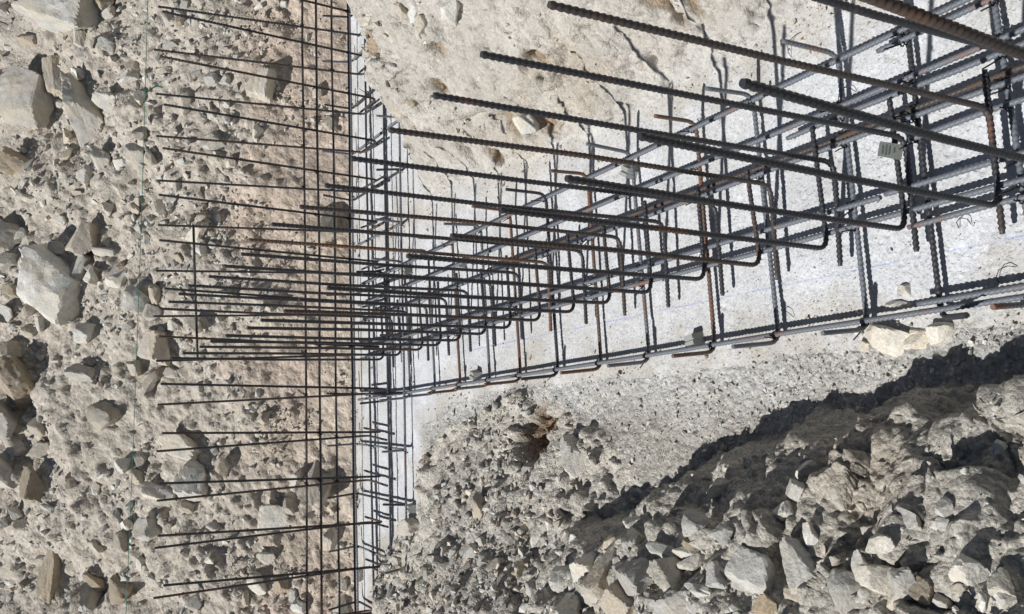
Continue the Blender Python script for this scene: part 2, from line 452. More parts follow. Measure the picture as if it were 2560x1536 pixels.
# colours of the materials themselves
def c3(*c): return np.array(c, np.float32)
cut = c3(0.56, 0.485, 0.405); pink = c3(0.55, 0.46, 0.385); gravel = c3(0.50, 0.455, 0.395)
t = np.clip(0.5 + 1.2 * G['w1'] + 0.5 * f18, 0, 1)[..., None]
c_far = (cut * t + pink * (1 - t)) * (1 - upper[..., None]) + gravel * upper[..., None]
ochre = np.clip(fbm(X, Y, Z, 4.0, 3, seed=401) * 3 - 0.6, 0, 1)[..., None]
och_b = np.clip(ochre[..., 0] * 0.4 + 0.6 * np.exp(-((G['db'] - 0.12) / 0.10) ** 2) * np.clip((G['s'] - 1.2) / 0.6, 0, 1) * np.clip(3 * f5 + G['w3'], 0, 1), 0, 0.8)[..., None]
c_bank = c3(0.525, 0.495, 0.45) * (1 - och_b) + c3(0.49, 0.42, 0.33) * och_b
plaster = (np.clip(1 - G['db'] / 0.10 - 0.8 * np.abs(G['w1']), 0, 1) * np.clip((1.9 - G['s']) / 0.5, 0, 1))[..., None]
edge = np.clip(1 - G['db'] / 0.07 + 1.5 * f18 + G['w2'], 0, 1)[..., None] * 0.75
c_bank = c_bank * (1 - edge) + c3(0.56, 0.545, 0.515) * edge
c_bank = c_bank * (1 - plaster) + c3(0.60, 0.595, 0.58) * plaster
c_mound = c3(0.50, 0.475, 0.425) * (1 - 0.3 * ochre) + c3(0.38, 0.29, 0.21) * 0.3 * ochre
t1_ = np.clip(1.25 - G['d1'] / 0.28 + 0.8 * f5, 0, 1)[..., None]
c_side = c3(0.45, 0.425, 0.385) * (1 - 0.3 * ochre) + c3(0.40, 0.32, 0.23) * 0.3 * ochre
rim = np.clip(1 - np.minimum.reduce([np.abs(G['db']), np.abs(G['n'] - G['nb']) + (G['m'] > 3.3) * 9, np.abs(G['df']), np.abs(G['d1'])]) / 0.13 + 0.9 * f18 + 0.8 * f5, 0, 1)
dirt = np.clip(np.clip(fbm(X, Y, Z, 2.3, 4, seed=451) * 2.2 - 0.10, 0, 1) * 0.28 + 0.75 * rim, 0, 0.85)[..., None]
c_conc = c3(0.58, 0.59, 0.61) * (1 - dirt) + c3(0.48, 0.455, 0.41) * dirt
t5 = np.clip((G['nb'] - G['n'] + 0.08 * f5) / 0.16, 0, 1)[..., None]
c_bed = c3(0.52, 0.515, 0.50) * (1 - t5) + c3(0.41, 0.39, 0.355) * t5
hol = np.clip(G['hol'] * 2.2 - 0.3 + 0.5 * f18, 0, 0.95)[..., None]
brown = c3(0.29, 0.21, 0.145)
c_side = c_side * (1 - t1_) + c3(0.55, 0.52, 0.465) * t1_
GC = sum(w[..., None] * c for w, c in zip(W, (c_conc, c_far, c_bank, c_mound, c_side, c_bed)))
GC = GC * (1 - hol) + brown * hol
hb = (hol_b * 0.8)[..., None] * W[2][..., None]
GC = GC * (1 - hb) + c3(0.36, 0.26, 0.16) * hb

vid = np.arange(NA * NR).reshape(NR, NA)
quads = np.stack([vid[:-1, :-1], vid[:-1, 1:], vid[1:, 1:], vid[1:, :-1]], -1).reshape(-1, 4)
qzone = gzone[:-1, :-1].reshape(-1)
verts_all = GP.reshape(-1, 3); cols_all = GC.reshape(-1, 3)
for k, (nm, mt) in enumerate((('concrete_blinding', MAT_CONC), ('excavated_slope', MAT_FAR), ('earth_bank', MAT_BANK),
                              ('spoil_mound', MAT_MOUND), ('dirt_slope', MAT_MOUND), ('trench_bed', MAT_BED))):
    q = quads[qzone == k]
    used, inv = np.unique(q, return_inverse=True)
    me = mesh_from(nm, verts_all[used], inv.reshape(-1, 4))
    ca = me.color_attributes.new('Col', 'FLOAT_COLOR', 'POINT')
    ca.data.foreach_set('color', np.concatenate([cols_all[used], np.ones((len(used), 1))], 1).astype(np.float32).ravel())
    tag(obj(nm, me, mt), kind='structure')

def ground_at(x, y):
    """nearest sheet point, its normal and zone"""
    r, a = math.hypot(x, y), math.atan2(x, y)
    i = int(np.clip(np.searchsorted(RR, r), 0, NR - 1)); j = int(np.clip(np.searchsorted(AZ, a), 0, NA - 1))
    return Vector(GP[i, j]), Vector(GN[i, j]), int(gzone[i, j])

# ------------------------------------------------------------------ reinforcement
def w3(s, n, z): p = E1 * s + N1 * n; return np.array([p[0], p[1], z])         # near footing
def f3(e, m, z): p = E2 * e + N2 * m; return np.array([p[0], p[1], z])         # far footing

def round_path(pts, rad=0.032, steps=6):
    """polyline with its corners bent on a radius, like a bar bent round a mandrel"""
    pts = [np.asarray(p, float) for p in pts]
    out = [pts[0]]
    for a, b, c in zip(pts[:-2], pts[1:-1], pts[2:]):
        u, v = (a - b), (c - b); lu, lv = np.linalg.norm(u), np.linalg.norm(v); u /= lu; v /= lv
        ang = math.acos(np.clip(u @ v, -1, 1))
        d = min(rad / math.tan(ang / 2), lu * 0.48, lv * 0.48)
        p0, p1 = b + u * d, b + v * d
        for i in range(steps + 1):
            t = i / steps
            out.append((1 - t) ** 2 * p0 + 2 * t * (1 - t) * b + t ** 2 * p1)
    out.append(pts[-1])
    return np.array(out)

def bar_mesh(name, pts, d=0.0103, pitch=0.0105, sides=8, bend=0.032, slant=0.5, ribs=True):
    path = round_path(pts, bend)
    seg = np.linalg.norm(np.diff(path, axis=0), axis=1); cum = np.concatenate([[0], np.cumsum(seg)]); L = cum[-1]
    if ribs:
        k = int(L / pitch)
        ts, hs = [0.0], [0.0]
        for i in range(k):
            for off, h in ((0.15, 0.0), (0.45, 1.0), (0.70, 1.0), (0.98, 0.0)):
                ts.append((i + off) * pitch); hs.append(h)
        ts.append(L); hs.append(0.0)
    else:
        ts = list(np.linspace(0, L, max(2, int(L / 0.01)))); hs = [0] * len(ts)
    ts, hs = np.array(ts), np.array(hs)
    th = np.arange(sides) / sides * 2 * math.pi
    # slide the ring points along the bar so that the ribs slant
    tt = np.clip(ts[:, None] + (slant * d * 0.5 * np.sin(2 * th))[None, :] * (hs[:, None] >= 0) * ((ts > pitch) & (ts < L - pitch))[:, None], 0, L)
    idx = np.clip(np.searchsorted(cum, tt, side='right') - 1, 0, len(seg) - 1)
    fr = (tt - cum[idx]) / np.maximum(seg[idx], 1e-9)
    C = path[idx] * (1 - fr[..., None]) + path[idx + 1] * fr[..., None]
    # frames
    tan = np.gradient(path, axis=0); tan /= np.linalg.norm(tan, axis=1, keepdims=True)
    ref = np.array([0.31, 0.22, 0.92]) if abs(tan[0][2]) < 0.8 else np.array([0.9, 0.3, 0.1])
    U = []
    u = ref - tan[0] * (ref @ tan[0]); u /= np.linalg.norm(u)
    for t in tan:
        u = u - t * (u @ t); u /= np.linalg.norm(u); U.append(u)
    U = np.array(U); V = np.cross(tan, U)
    Ui = U[idx] * (1 - fr[..., None]) + U[idx + 1] * fr[..., None]
    Vi = V[idx] * (1 - fr[..., None]) + V[idx + 1] * fr[..., None]
    r = d / 2 * (0.88 + 0.32 * hs[:, None] * np.abs(np.sin(th))[None, :] ** 0.7 + 0.08 * (np.abs(np.cos(th)) > 0.99)[None, :])
    P = C + r[..., None] * (np.cos(th)[None, :, None] * Ui + np.sin(th)[None, :, None] * Vi)
    nr = len(ts)
    vid = np.arange(nr * sides).reshape(nr, sides)
    q = np.stack([vid[:-1], np.roll(vid[:-1], -1, 1), np.roll(vid[1:], -1, 1), vid[1:]], -1).reshape(-1, 4)
    vs = np.concatenate([P.reshape(-1, 3), path[:1], path[-1:]])
    c0, c1 = nr * sides, nr * sides + 1
    capa = [(vid[0, (i + 1) % sides], vid[0, i], vid[0, i], c0) for i in range(0)]
    m = bpy.data.meshes.new(name)
    faces_q = q
    tri = [(vid[0, (i + 1) % sides], vid[0, i], c0) for i in range(sides)] + [(vid[-1, i], vid[-1, (i + 1) % sides], c1) for i in range(sides)]
    tri = np.array(tri)
    loops = np.concatenate([faces_q.ravel(), tri.ravel()]).astype(np.int32)
    starts = np.concatenate([np.arange(len(faces_q)) * 4, faces_q.size + np.arange(len(tri)) * 3]).astype(np.int32)
    m.vertices.add(len(vs)); m.vertices.foreach_set('co', vs.astype(np.float32).ravel())
    m.loops.add(len(loops)); m.loops.foreach_set('vertex_index', loops)
    m.polygons.add(len(starts)); m.polygons.foreach_set('loop_start', starts)
    sm = np.ones(len(starts), bool); sm[len(faces_q):] = False
    m.polygons.foreach_set('use_smooth', sm)
    m.update(calc_edges=True)
    return m

rng = random.Random(7)
def jit(a): return rng.uniform(-a, a)
def bow(a, b): return (np.asarray(a) * 0.55 + np.asarray(b) * 0.45) + np.array([jit(.004), jit(.004), 0])

near_cage = tag(empty('rebar_cage', tuple(w3(2.2, 0.45, 0))), 'long steel reinforcement cage lying on the pale blinding and running away from the foreground', 'rebar cage')
far_cage = tag(empty('rebar_cage', tuple(f3(0.3, 3.7, 0))), 'steel reinforcement cage crossing the far end of the trench below the excavated slope', 'rebar cage')
def part(cage, name, pts, steel, **kw):
    loc = np.array(cage.location)
    return obj(name, bar_mesh(name, [np.asarray(p) - loc for p in pts], **kw), STEEL[steel], cage)

ZL, ZU, ZF = 0.046, 0.032, 0.050        # heights of the long bars, the U bars and the starters' feet
ties = []
# starters of the near wall, left row: (along, top height)
LEFT = [(0.48, .98), (0.655, .86), (0.825, .857), (1.003, .841), (1.183, .844), (1.367, .837), (1.546, .842), (1.747, .858), (1.926, .873), (2.103, .886), (2.293, .869), (2.478, .882),
        (2.652, .878), (2.847, .898), (3.016, .911), (3.184, .914), (3.408, .931), (3.60, .94)]
for i, (s, t) in enumerate(LEFT):
    h = t - ZF
    n = 0.3113
    top = w3(s - 0.063 * h, n + 0.017 * h, t); base = w3(s, n, ZF); foot = w3(s + jit(.01), n + 0.24 + jit(.02), ZF + 0.004)
    part(near_cage, 'starter_bar', [top, bow(top, base), base, foot], 'dark' if i % 5 else 'brown', sides=10 if s < 1.8 else 8)
RIGHT = [(0.33, .91), (0.50, .91), (0.66, .915), (0.82, .919), (0.982, .928), (1.144, .926), (1.316, .93), (1.488, .937), (1.677, .926), (1.86, .925), (2.041, .94), (2.226, .951), (2.406, .929),
        (2.59, .935), (2.77, .945), (2.95, .975), (3.13, .975), (3.31, .98), (3.49, .98)]
for i, (s, t) in enumerate(RIGHT):
    h = t - ZF
    n = 0.4827
    top = w3(s + 0.036 * h, n + 0.034 * h, t); base = w3(s, n, ZF); foot = w3(s + 0.012 + jit(.006), 0.268 + jit(.006), ZF - 0.003)
    part(near_cage, 'starter_bar', [top, bow(top, base), base, foot], {3: 'brown', 6: 'brown', 9: 'brown', 11: 'rust'}.get(i, 'dark'), sides=10 if s < 1.8 else 8)
# U bars across the near footing, hooks up at both ends
UB = [0.45, 0.62, 0.79, 0.966, 1.124, 1.353, 1.553, 1.80, 2.015, 2.24, 2.465, 2.675, 2.905, 3.125, 3.368, 3.60]
for i, s in enumerate(UB):
    l, r = 0.143 - 0.003 * i / 4, 0.706
    lean = {3: -0.09}.get(i, 0.0)
    hl = 0.165 if i != 3 else 0.10
    part(near_cage, 'cross_bar', [w3(s + lean + jit(.008), l - 0.008, ZU + hl - 0.03), w3(s, l, ZU), w3(s + jit(.006), r, ZU), w3(s + jit(.012), r + jit(.008), 0.172 + jit(.012))],
         'rust' if i in (6, 8, 10, 12) else 'dark' if i % 3 == 0 else 'grey', sides=8)
# long bars of the near footing: (across, from, to, steel)
LB = [(0.1545, -0.3, 3.95, 'grey'), (0.171, -0.3, 1.0, 'grey'), (0.317, -0.3, 1.00, 'grey'), (0.3445, -0.2, 3.9, 'grey'), (0.3875, 1.05, 3.9, 'grey'), (0.389, -0.3, 1.04, 'grey'),
      (0.478, -0.3, 0.98, 'grey'), (0.516, 0.62, 3.95, 'grey'), (0.531, -0.3, 2.62, 'brown'), (0.571, -0.3, 1.26, 'grey'), (0.594, -0.2, 3.9, 'grey'), (0.688, -0.3, 3.95, 'grey'), (0.667, -0.3, 1.02, 'grey')]
for n, a, b, st in LB:
    k = 9
    pts = [w3(a + (b - a) * t, n + jit(.0025), ZL + jit(.0015)) for t in np.linspace(0, 1, k)]
    part(near_cage, 'long_bar', pts, st, bend=0.3, sides=8, d=0.0110)
    for s in UB:
        if a < s < b and rng.random() < 0.9: ties.append((near_cage, w3(s, n, ZL - 0.006), np.array([E1[0], E1[1], 0])))

# far footing
EB = [1.975 - 0.0, 1.785, 1.596, 1.406, 1.216, 1.035, 0.846, 0.657, 0.465, 0.275, 0.09, -0.09, -0.28, -0.48, -0.669, -0.868, -1.06, -1.25]
for i, e in enumerate(EB):
    t = 0.953 + jit(.012); m = 3.816; h = t - ZF
    part(far_cage, 'starter_bar', [f3(e - 0.014 * h, m + 0.054 * h, t), f3(e, m, ZF), f3(e + jit(.01), m - 0.22, ZF)], 'brown' if i % 2 else 'dark', sides=6, pitch=0.013)
EF = [1.81, 1.62, 1.43, 1.243, 1.049, 0.871, 0.681, 0.5, 0.31, 0.12, -0.065, -0.256, -0.449, -0.648, -0.837, -1.03, -1.22]
for i, e in enumerate(EF):
    t = 0.963 + jit(.012); m = 3.651; h = t - ZF
    part(far_cage, 'starter_bar', [f3(e + 0.053 * h, m - 0.001 * h, t), f3(e, m, ZF), f3(e + jit(.01), m + 0.22, ZF)], 'brown' if i % 2 else 'dark', sides=6, pitch=0.013)
UF = [2.22, 1.99, 1.763, 1.536, 1.306, 1.075, 0.85, 0.62, 0.39, 0.14, -0.10, -0.34, -0.567, -0.82, -1.075]
for i, e in enumerate(UF):
    part(far_cage, 'cross_bar', [f3(e + jit(.015), 4.035, 0.175 + jit(.008)), f3(e + jit(.01), 4.025, ZU), f3(e + 0.02, 3.41, ZU), f3(e + 0.02 + jit(.015), 3.408, 0.152 + jit(.008))], 'grey' if i % 2 else 'dark', sides=7)
for m, st in ((4.0, 'grey'), (3.795, 'dark'), (3.58, 'dark'), (3.405, 'grey')):
    part(far_cage, 'long_bar', [f3(x, m + jit(.004), ZL + jit(.002)) for x in np.linspace(-1.5, 2.5, 9)], st, bend=0.3, sides=6, pitch=0.014)
    for e in UF:
        if rng.random() < 0.8: ties.append((far_cage, f3(e + 0.01, m, ZL - 0.006), np.array([E2[0], E2[1], 0])))
for m, z in ((3.835, 0.333), (3.64, 0.331), (3.826, 0.196), (3.64, 0.187)):
    part(far_cage, 'rail_bar', [f3(x, m + jit(.003), z + jit(.004)) for x in np.linspace(-1.5, 2.5, 9)], 'brown' if z > .25 else 'dark', bend=0.3, sides=6, pitch=0.016)
    for e in (EB if m > 3.7 else EF):
        if rng.random() < 0.6: ties.append((far_cage, f3(e + 0.02 * z, m, z), np.array([E2[0], E2[1], 0])))
part(far_cage, 'rail_bar', [f3(0.62, 3.655, 0.842), f3(0.35, 3.66, 0.834), f3(0.08, 3.655, 0.826)], 'dark', bend=0.3, sides=7)

def tie_mesh(name, k):
    """two turns of wire round the crossing and a twisted tail"""
    r = random.Random(k)
    bm = []
    R, rad = 0.0098, 0.0017
    pts = []
    for i in range(22):
        a = i / 10 * 2 * math.pi
        pts.append((0.0045 * math.sin(a * 0.5 + k), R * math.cos(a), R * math.sin(a) * 0.95 + 0.001))
    tail = 0.006 + 0.016 * r.random()
    pts += [(0.006, R * 0.8 + 0.3 * tail, R * .8 + .4 * tail), (0.010 + r.uniform(-.01, .01), R * 0.8 + 0.7 * tail, R + tail)]
    return bar_mesh(name, pts, d=rad * 2, ribs=False, sides=4, bend=0.002)
def tie_mesh_cheap(name, k):
    path = None
    return tie_mesh(name, k)
TIE = [tie_mesh('tie_wire', k) for k in range(5)]
for i, (cage, p, u) in enumerate(ties[:260]):
    o = obj('tie_wire', TIE[i % 5], MAT_WIRE, cage)
    o.location = Vector(p) - cage.location
    o.rotation_euler = (rng.uniform(-.5, .5), 0, math.atan2(u[1], u[0]) + rng.uniform(-.3, .3))

# ------------------------------------------------------------------ stones
def rock_points(level):
    bm = bmesh.new(); bmesh.ops.create_icosphere(bm, subdivisions=level, radius=1.0)
    v = np.array([x.co[:] for x in bm.verts]); f = np.array([[l.vert.index for l in x.loops] for x in bm.faces]); bm.free()
    return v / np.linalg.norm(v, axis=1, keepdims=True), f
ICO = {k: rock_points(k) for k in (2, 3, 4, 5)}

def rock_mesh(name, seed, level=3, planes=11, rough=0.05, soft=0.0):
    """an angular stone: the sphere cut back by random planes, then weathered"""
    r = np.random.default_rng(seed)
    v, f = ICO[level]
    nrm = r.normal(size=(planes, 3)); nrm /= np.linalg.norm(nrm, axis=1, keepdims=True)
    nrm = np.concatenate([nrm, [[0, 0, 1], [0, 0, -1], [1, .1, .2], [-1, .2, 0], [.1, 1, .1], [0, -1, .2]]])
    nrm /= np.linalg.norm(nrm, axis=1, keepdims=True)
    dist = np.concatenate([r.uniform(0.45, 0.85, planes), r.uniform(0.72, 0.98, 6)])
    dots = v @ nrm.T
    lim = np.where(dots > 0.05, dist[None, :] / np.maximum(dots, 0.05), 9)
    rad = lim.min(1)
    if soft: rad = rad * (1 - soft) + 0.85 * soft
    P = v * rad[:, None]
    o = r.uniform(0, 50, 3)
    P = P * (1 + rough * (1.2 * fbm(P[:, 0] + o[0], P[:, 1] + o[1], P[:, 2] + o[2], 1.6, 3, seed=seed) + 0.8 * fbm(P[:, 0] + o[0], P[:, 1] + o[1], P[:, 2], 5.0, 4, seed=seed + 5)))[:, None]
    P = P / np.abs(P).max(0)                       # fills the unit box: scale = half size
    m = mesh_from(name, P, f, smooth=None)
    m.polygons.foreach_set('use_smooth', np.ones(len(f), bool))
    try: m.set_sharp_from_angle(angle=math.radians(20))
    except Exception: m.polygons.foreach_set('use_smooth', np.zeros(len(f), bool))
    return m

def place_stone(o, x, y, lx, ly, u, k, sink=0.30, thick=None):
    p, n, zn = ground_at(x, y)
    if zn == 2: sink = 0.62
    if zn == 3: sink = 0.33
    u = Vector(u); u = (u - n * u.dot(n)).normalized(); v = n.cross(u)
    lz = thick or 0.62 * min(lx, ly) + 0.12 * max(lx, ly)
    r = random.Random(k)
    # axes: local x along u, local y along v, local z along the ground normal, with a little tilt
    M = Matrix(((u.x, v.x, n.x), (u.y, v.y, n.y), (u.z, v.z, n.z)))
    M = M @ Matrix.Rotation(r.uniform(-.2, .2), 3, 'X') @ Matrix.Rotation(r.uniform(-.2, .2), 3, 'Y')
    o.rotation_euler = M.to_euler()
    o.scale = (lx / 2, ly / 2, lz / 2)
    o.location = p + n * (lz / 2 - sink * lz)

STONES = [
    (1.611, 5.549, 0.534, 0.260, (-0.25, -0.88, -0.40), 'pale', "large flat pale slab high on the slope, topmost big stone in the photo's left part"),
    (1.202, 5.873, 0.335, 0.381, (-0.26, -0.66, -0.71), 'grey', "big rounded grey boulder with a pitted face at the photo's left edge"),
    (1.066, 5.506, 0.196, 0.476, (-0.26, -0.81, -0.53), 'grey', 'long grey leaning slab between the pitted boulder and the green string'),
    (1.076, 5.266, 0.153, 0.128, (-0.57, -0.79, -0.23), 'pale', 'blunt pale block touching the long grey leaning slab'),
    (1.277, 5.673, 0.109, 0.243, (0.28, -0.79, -0.54), 'buff', 'narrow buff stone wedged beside the pitted boulder'),
    (0.771, 5.938, 0.248, 0.165, (-0.34, -0.85, -0.39), 'brown', 'dark olive triangular stone on the slope near the left edge'),
    (0.776, 5.039, 0.126, 0.122, (-0.18, -0.82, -0.55), 'pale', 'pale pointed stone right under the green string, beside a smaller round one'),
    (0.766, 4.956, 0.100, 0.088, (0.18, -0.84, -0.51), 'grey', 'small round stone right of the pale pointed stone at the string'),
    (0.782, 5.366, 0.161, 0.113, (-0.46, -0.81, -0.35), 'grey', 'grey wedge with a long shadow left of the pale pointed stone'),
    (0.746, 5.170, 0.062, 0.089, (-0.26, -0.90, -0.35), 'pale', 'slim pale stone next to the grey wedge below the string'),
    (0.708, 5.467, 0.105, 0.105, (-0.39, -0.80, -0.46), 'grey', 'grey egg shaped stone below the grey wedge on the slope'),
    (1.261, 5.142, 0.114, 0.090, (-0.34, -0.82, -0.46), 'buff', 'buff conical stone half buried just left of the string'),
    (1.201, 5.159, 0.140, 0.075, (-0.08, -0.77, -0.63), 'pale', 'pale flat stone half buried by the string below the buff cone'),
    (1.704, 6.065, 0.099, 0.129, (0.05, -0.87, -0.50), 'grey', 'grey stone in the upper left corner of the photo beside the large flat slab'),
    (1.741, 5.819, 0.128, 0.087, (-0.13, -0.81, -0.57), 'pale', 'pale stone cut by the top edge left of the large flat slab'),
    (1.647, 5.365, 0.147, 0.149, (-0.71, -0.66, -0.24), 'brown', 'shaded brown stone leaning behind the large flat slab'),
    (1.437, 5.454, 0.065, 0.119, (-0.23, -0.80, -0.55), 'grey', 'thin grey splinter standing below the large flat slab'),
    (1.391, 5.286, 0.113, 0.070, (-0.45, -0.75, -0.48), 'pale', 'pale chip standing right of the grey splinter'),
    (1.094, 5.051, 0.089, 0.082, (-0.33, -0.76, -0.56), 'pale', 'pale upright stone beside the knot in the green string'),
    (0.915, 5.662, 0.087, 0.088, (-0.06, -0.79, -0.61), 'white', 'white angular chip beside a reddish flake low on the slope'),
    (0.887, 5.587, 0.067, 0.063, (-0.29, -0.82, -0.49), 'buff', 'reddish buff flake touching a white angular chip'),
    (0.802, 4.637, 0.128, 0.084, (-0.05, -0.76, -0.65), 'white', 'white flat stone behind the fourth pair of far starter bars'),
    (0.707, 4.569, 0.057, 0.082, (-0.02, -0.66, -0.76), 'white', 'white upright chip behind the bars right of the flat white stone'),
    (1.478, 4.885, 0.073, 0.090, (-0.16, -0.87, -0.46), 'grey', 'grey slab behind the top pair of far starter bars'),
    (1.457, 4.820, 0.061, 0.064, (-0.10, -0.78, -0.62), 'buff', 'buff round stone right of the grey slab behind the top bars'),
    (1.134, 4.681, 0.082, 0.065, (-0.06, -0.74, -0.67), 'grey', 'grey boulder in the pocket of gravel behind the second pair of far bars'),
    (1.137, 4.621, 0.051, 0.061, (-0.20, -0.66, -0.73), 'pale', 'pale stone in the gravel pocket beside the grey boulder'),
    (0.956, 4.677, 0.058, 0.061, (-0.02, -0.65, -0.76), 'grey', 'grey half buried stone under the third pair of far bars'),
    (1.112, 4.504, 0.125, 0.188, (-0.18, -0.57, -0.80), 'white', 'large white stone behind the bars at the end of the gravel pocket'),
    (1.524, 4.458, 0.041, 0.038, (-0.04, -0.64, -0.77), 'pale', 'small pale stone near the top edge between far bars'),
    (0.071, 5.605, 0.438, 0.368, (-0.42, -0.66, -0.63), 'pale', "biggest pale angular boulder on the slope, halfway down the photo's left side"),
    (0.357, 5.393, 0.185, 0.233, (-0.37, -0.63, -0.68), 'buff', 'tall buff boulder with a sharp shadow above the biggest pale boulder'),
    (0.203, 5.414, 0.183, 0.115, (0.76, -0.37, -0.53), 'grey', 'grey leaning slab between the biggest boulder and the tall buff one'),
    (-0.467, 5.800, 0.276, 0.290, (-0.30, -0.72, -0.62), 'brown', 'large olive brown boulder with rounded back in the lower left of the slope'),
    (-0.305, 5.859, 0.127, 0.132, (0.28, -0.76, -0.58), 'buff', 'buff plank shaped stone resting on the olive brown boulder'),
    (0.345, 5.926, 0.202, 0.175, (-0.02, -0.80, -0.60), 'grey', 'grey block at the left edge above the biggest pale boulder'),
    (0.205, 5.876, 0.182, 0.121, (-0.00, -0.75, -0.66), 'grey', 'smooth grey stone cut by the left edge beside the biggest boulder'),
    (0.368, 5.856, 0.097, 0.102, (-0.34, -0.82, -0.47), 'pale', 'pale slanting chip right of the grey edge block'),
    (0.007, 4.957, 0.128, 0.153, (-0.12, -0.79, -0.61), 'pale', 'pale smooth stone crossed by the green string halfway down'),
    (-0.071, 4.891, 0.099, 0.103, (0.02, -0.81, -0.59), 'grey', 'grey cracked stone left of the bar tips, right of the string stone'),
    (-0.190, 5.329, 0.109, 0.114, (0.03, -0.80, -0.60), 'pale', 'pale rounded stone standing alone below the biggest boulder'),
    (-0.252, 4.884, 0.176, 0.162, (-0.12, -0.73, -0.67), 'buff', 'wide buff block just left of the bar tips'),
    (-0.443, 4.938, 0.096, 0.166, (-0.14, -0.82, -0.56), 'buff', 'tall shaded buff slab standing beside the string low on the slope'),
    (-0.421, 5.316, 0.190, 0.101, (-0.10, -0.88, -0.46), 'grey', 'grey flat topped stone in the lower middle of the slope'),
    (-0.352, 5.009, 0.096, 0.088, (0.04, -0.74, -0.68), 'buff', 'buff stone at the string above the tall shaded slab'),
    (0.342, 4.676, 0.164, 0.091, (-0.01, -0.71, -0.70), 'white', 'bright white block behind the bar that joins the starter tips'),
    (0.409, 4.673, 0.072, 0.055, (-0.96, -0.27, 0.04), 'buff', 'buff egg shaped stone directly above the bright white block'),
    (0.418, 4.740, 0.047, 0.070, (-0.30, -0.74, -0.61), 'buff', 'slim buff stone above the left end of the bright white block'),
    (0.416, 4.621, 0.041, 0.054, (-0.00, -0.67, -0.74), 'pale', 'pale round pebble right of the buff egg shaped stone'),
    (0.474, 4.995, 0.088, 0.072, (-0.02, -0.99, -0.16), 'pale', 'pale flat stone at the bar tips above the bright white block'),
    (0.180, 5.180, 0.097, 0.082, (-0.13, -0.81, -0.57), 'brown', 'olive triangular stone left of the string'),
    (-0.129, 4.780, 0.107, 0.058, (0.02, -0.79, -0.61), 'pale', 'pale lozenge stone behind the lower far bars'),
    (-0.114, 4.641, 0.096, 0.071, (0.02, -0.73, -0.68), 'buff', 'buff cube with a dark shaded side behind the lower far bars'),
    (0.227, 4.759, 0.040, 0.077, (-0.01, -0.80, -0.60), 'buff', 'narrow upright buff chip behind the bars under the bright white block'),
    (-0.441, 4.676, 0.088, 0.060, (0.05, -0.81, -0.59), 'grey', 'grey stone in the shaded hollow under the lower far bars'),
    (-0.370, 4.784, 0.078, 0.063, (0.05, -0.86, -0.51), 'buff', 'buff stone next to the shaded hollow under the bars'),
    (0.157, 5.537, 0.079, 0.110, (-0.30, -0.86, -0.41), 'grey', 'small grey stone touching the top of the biggest boulder'),
    (-0.142, 5.646, 0.076, 0.098, (0.21, -0.79, -0.57), 'pale', 'pale chip standing under the biggest boulder'),
    (0.283, 5.573, 0.110, 0.081, (-0.01, -0.80, -0.60), 'grey', 'grey rounded stone above the biggest pale boulder'),
    (0.045, 5.795, 0.139, 0.073, (0.01, -0.78, -0.62), 'brown', 'brown stone at the left of the biggest boulder'),
    (-0.116, 5.867, 0.071, 0.150, (-0.12, -0.73, -0.67), 'buff', 'long buff stone at the left edge under the biggest boulder'),
    (-0.193, 5.755, 0.085, 0.093, (-0.27, -0.67, -0.69), 'buff', 'buff dusty stone between the plank shaped stone and the pale rounded one'),
    (0.118, 5.321, 0.108, 0.095, (-0.55, -0.63, -0.55), 'pale', 'pale cracked stone in the rubble right of the biggest boulder'),
    (-0.707, 5.801, 0.287, 0.203, (-0.10, -0.70, -0.71), 'grey', 'large grey boulder at the left edge directly under the olive brown one'),
    (-0.731, 5.613, 0.134, 0.098, (0.08, -0.84, -0.53), 'buff', 'buff round stone beside the large grey edge boulder'),
    (-0.634, 5.128, 0.210, 0.164, (0.06, -0.77, -0.64), 'buff', 'wide buff boulder with a rounded shaded end left of the string'),
    (-0.968, 5.759, 0.221, 0.209, (0.10, -0.83, -0.54), 'grey', 'grey smooth boulder cut by the left edge low in the photo'),
    (-0.861, 5.755, 0.159, 0.101, (-0.30, -0.77, -0.56), 'grey', 'grey wedge leaning against the smooth edge boulder'),
    (-0.844, 5.585, 0.174, 0.089, (-0.02, -0.85, -0.52), 'buff', 'buff stone at the foot of the large grey edge boulder'),
    (-1.056, 5.512, 0.146, 0.204, (0.00, -0.85, -0.52), 'brown', 'tall brown stone in the lower left shadow'),
    (-0.995, 5.312, 0.087, 0.094, (-0.10, -0.67, -0.74), 'buff', 'buff rounded stone right of the tall brown one'),
    (-0.736, 4.735, 0.222, 0.131, (-0.26, -0.79, -0.55), 'white', 'white flat slab with a broad triangular shadow behind the lower bars'),
    (-0.903, 4.646, 0.199, 0.197, (-0.05, -0.79, -0.61), 'pale', 'large pale oval boulder behind the lower bars'),
    (-0.887, 5.044, 0.083, 0.094, (-0.01, -0.73, -0.68), 'pale', 'pale oval stone crossed by the string low on the slope'),
    (-0.927, 4.957, 0.086, 0.089, (0.08, -0.77, -0.64), 'buff', 'buff stone right of the pale oval string stone'),
    (-0.851, 4.972, 0.061, 0.104, (0.53, -0.68, -0.51), 'buff', 'buff slab leaning above the buff stone by the string'),
    (-0.991, 4.840, 0.175, 0.077, (-0.02, -0.84, -0.54), 'white', 'white wedge left of the lower bar tips'),
    (-1.207, 4.857, 0.155, 0.136, (0.14, -0.85, -0.50), 'grey', 'grey faceted stone at a lower bar tip'),
    (-1.538, 5.577, 0.107, 0.358, (-0.13, -0.70, -0.70), 'brown', 'long brown stone lying in the big shadow at the lower left'),
    (-1.536, 5.075, 0.144, 0.156, (0.09, -0.83, -0.55), 'brown', 'olive oval stone under the string near the bottom edge'),
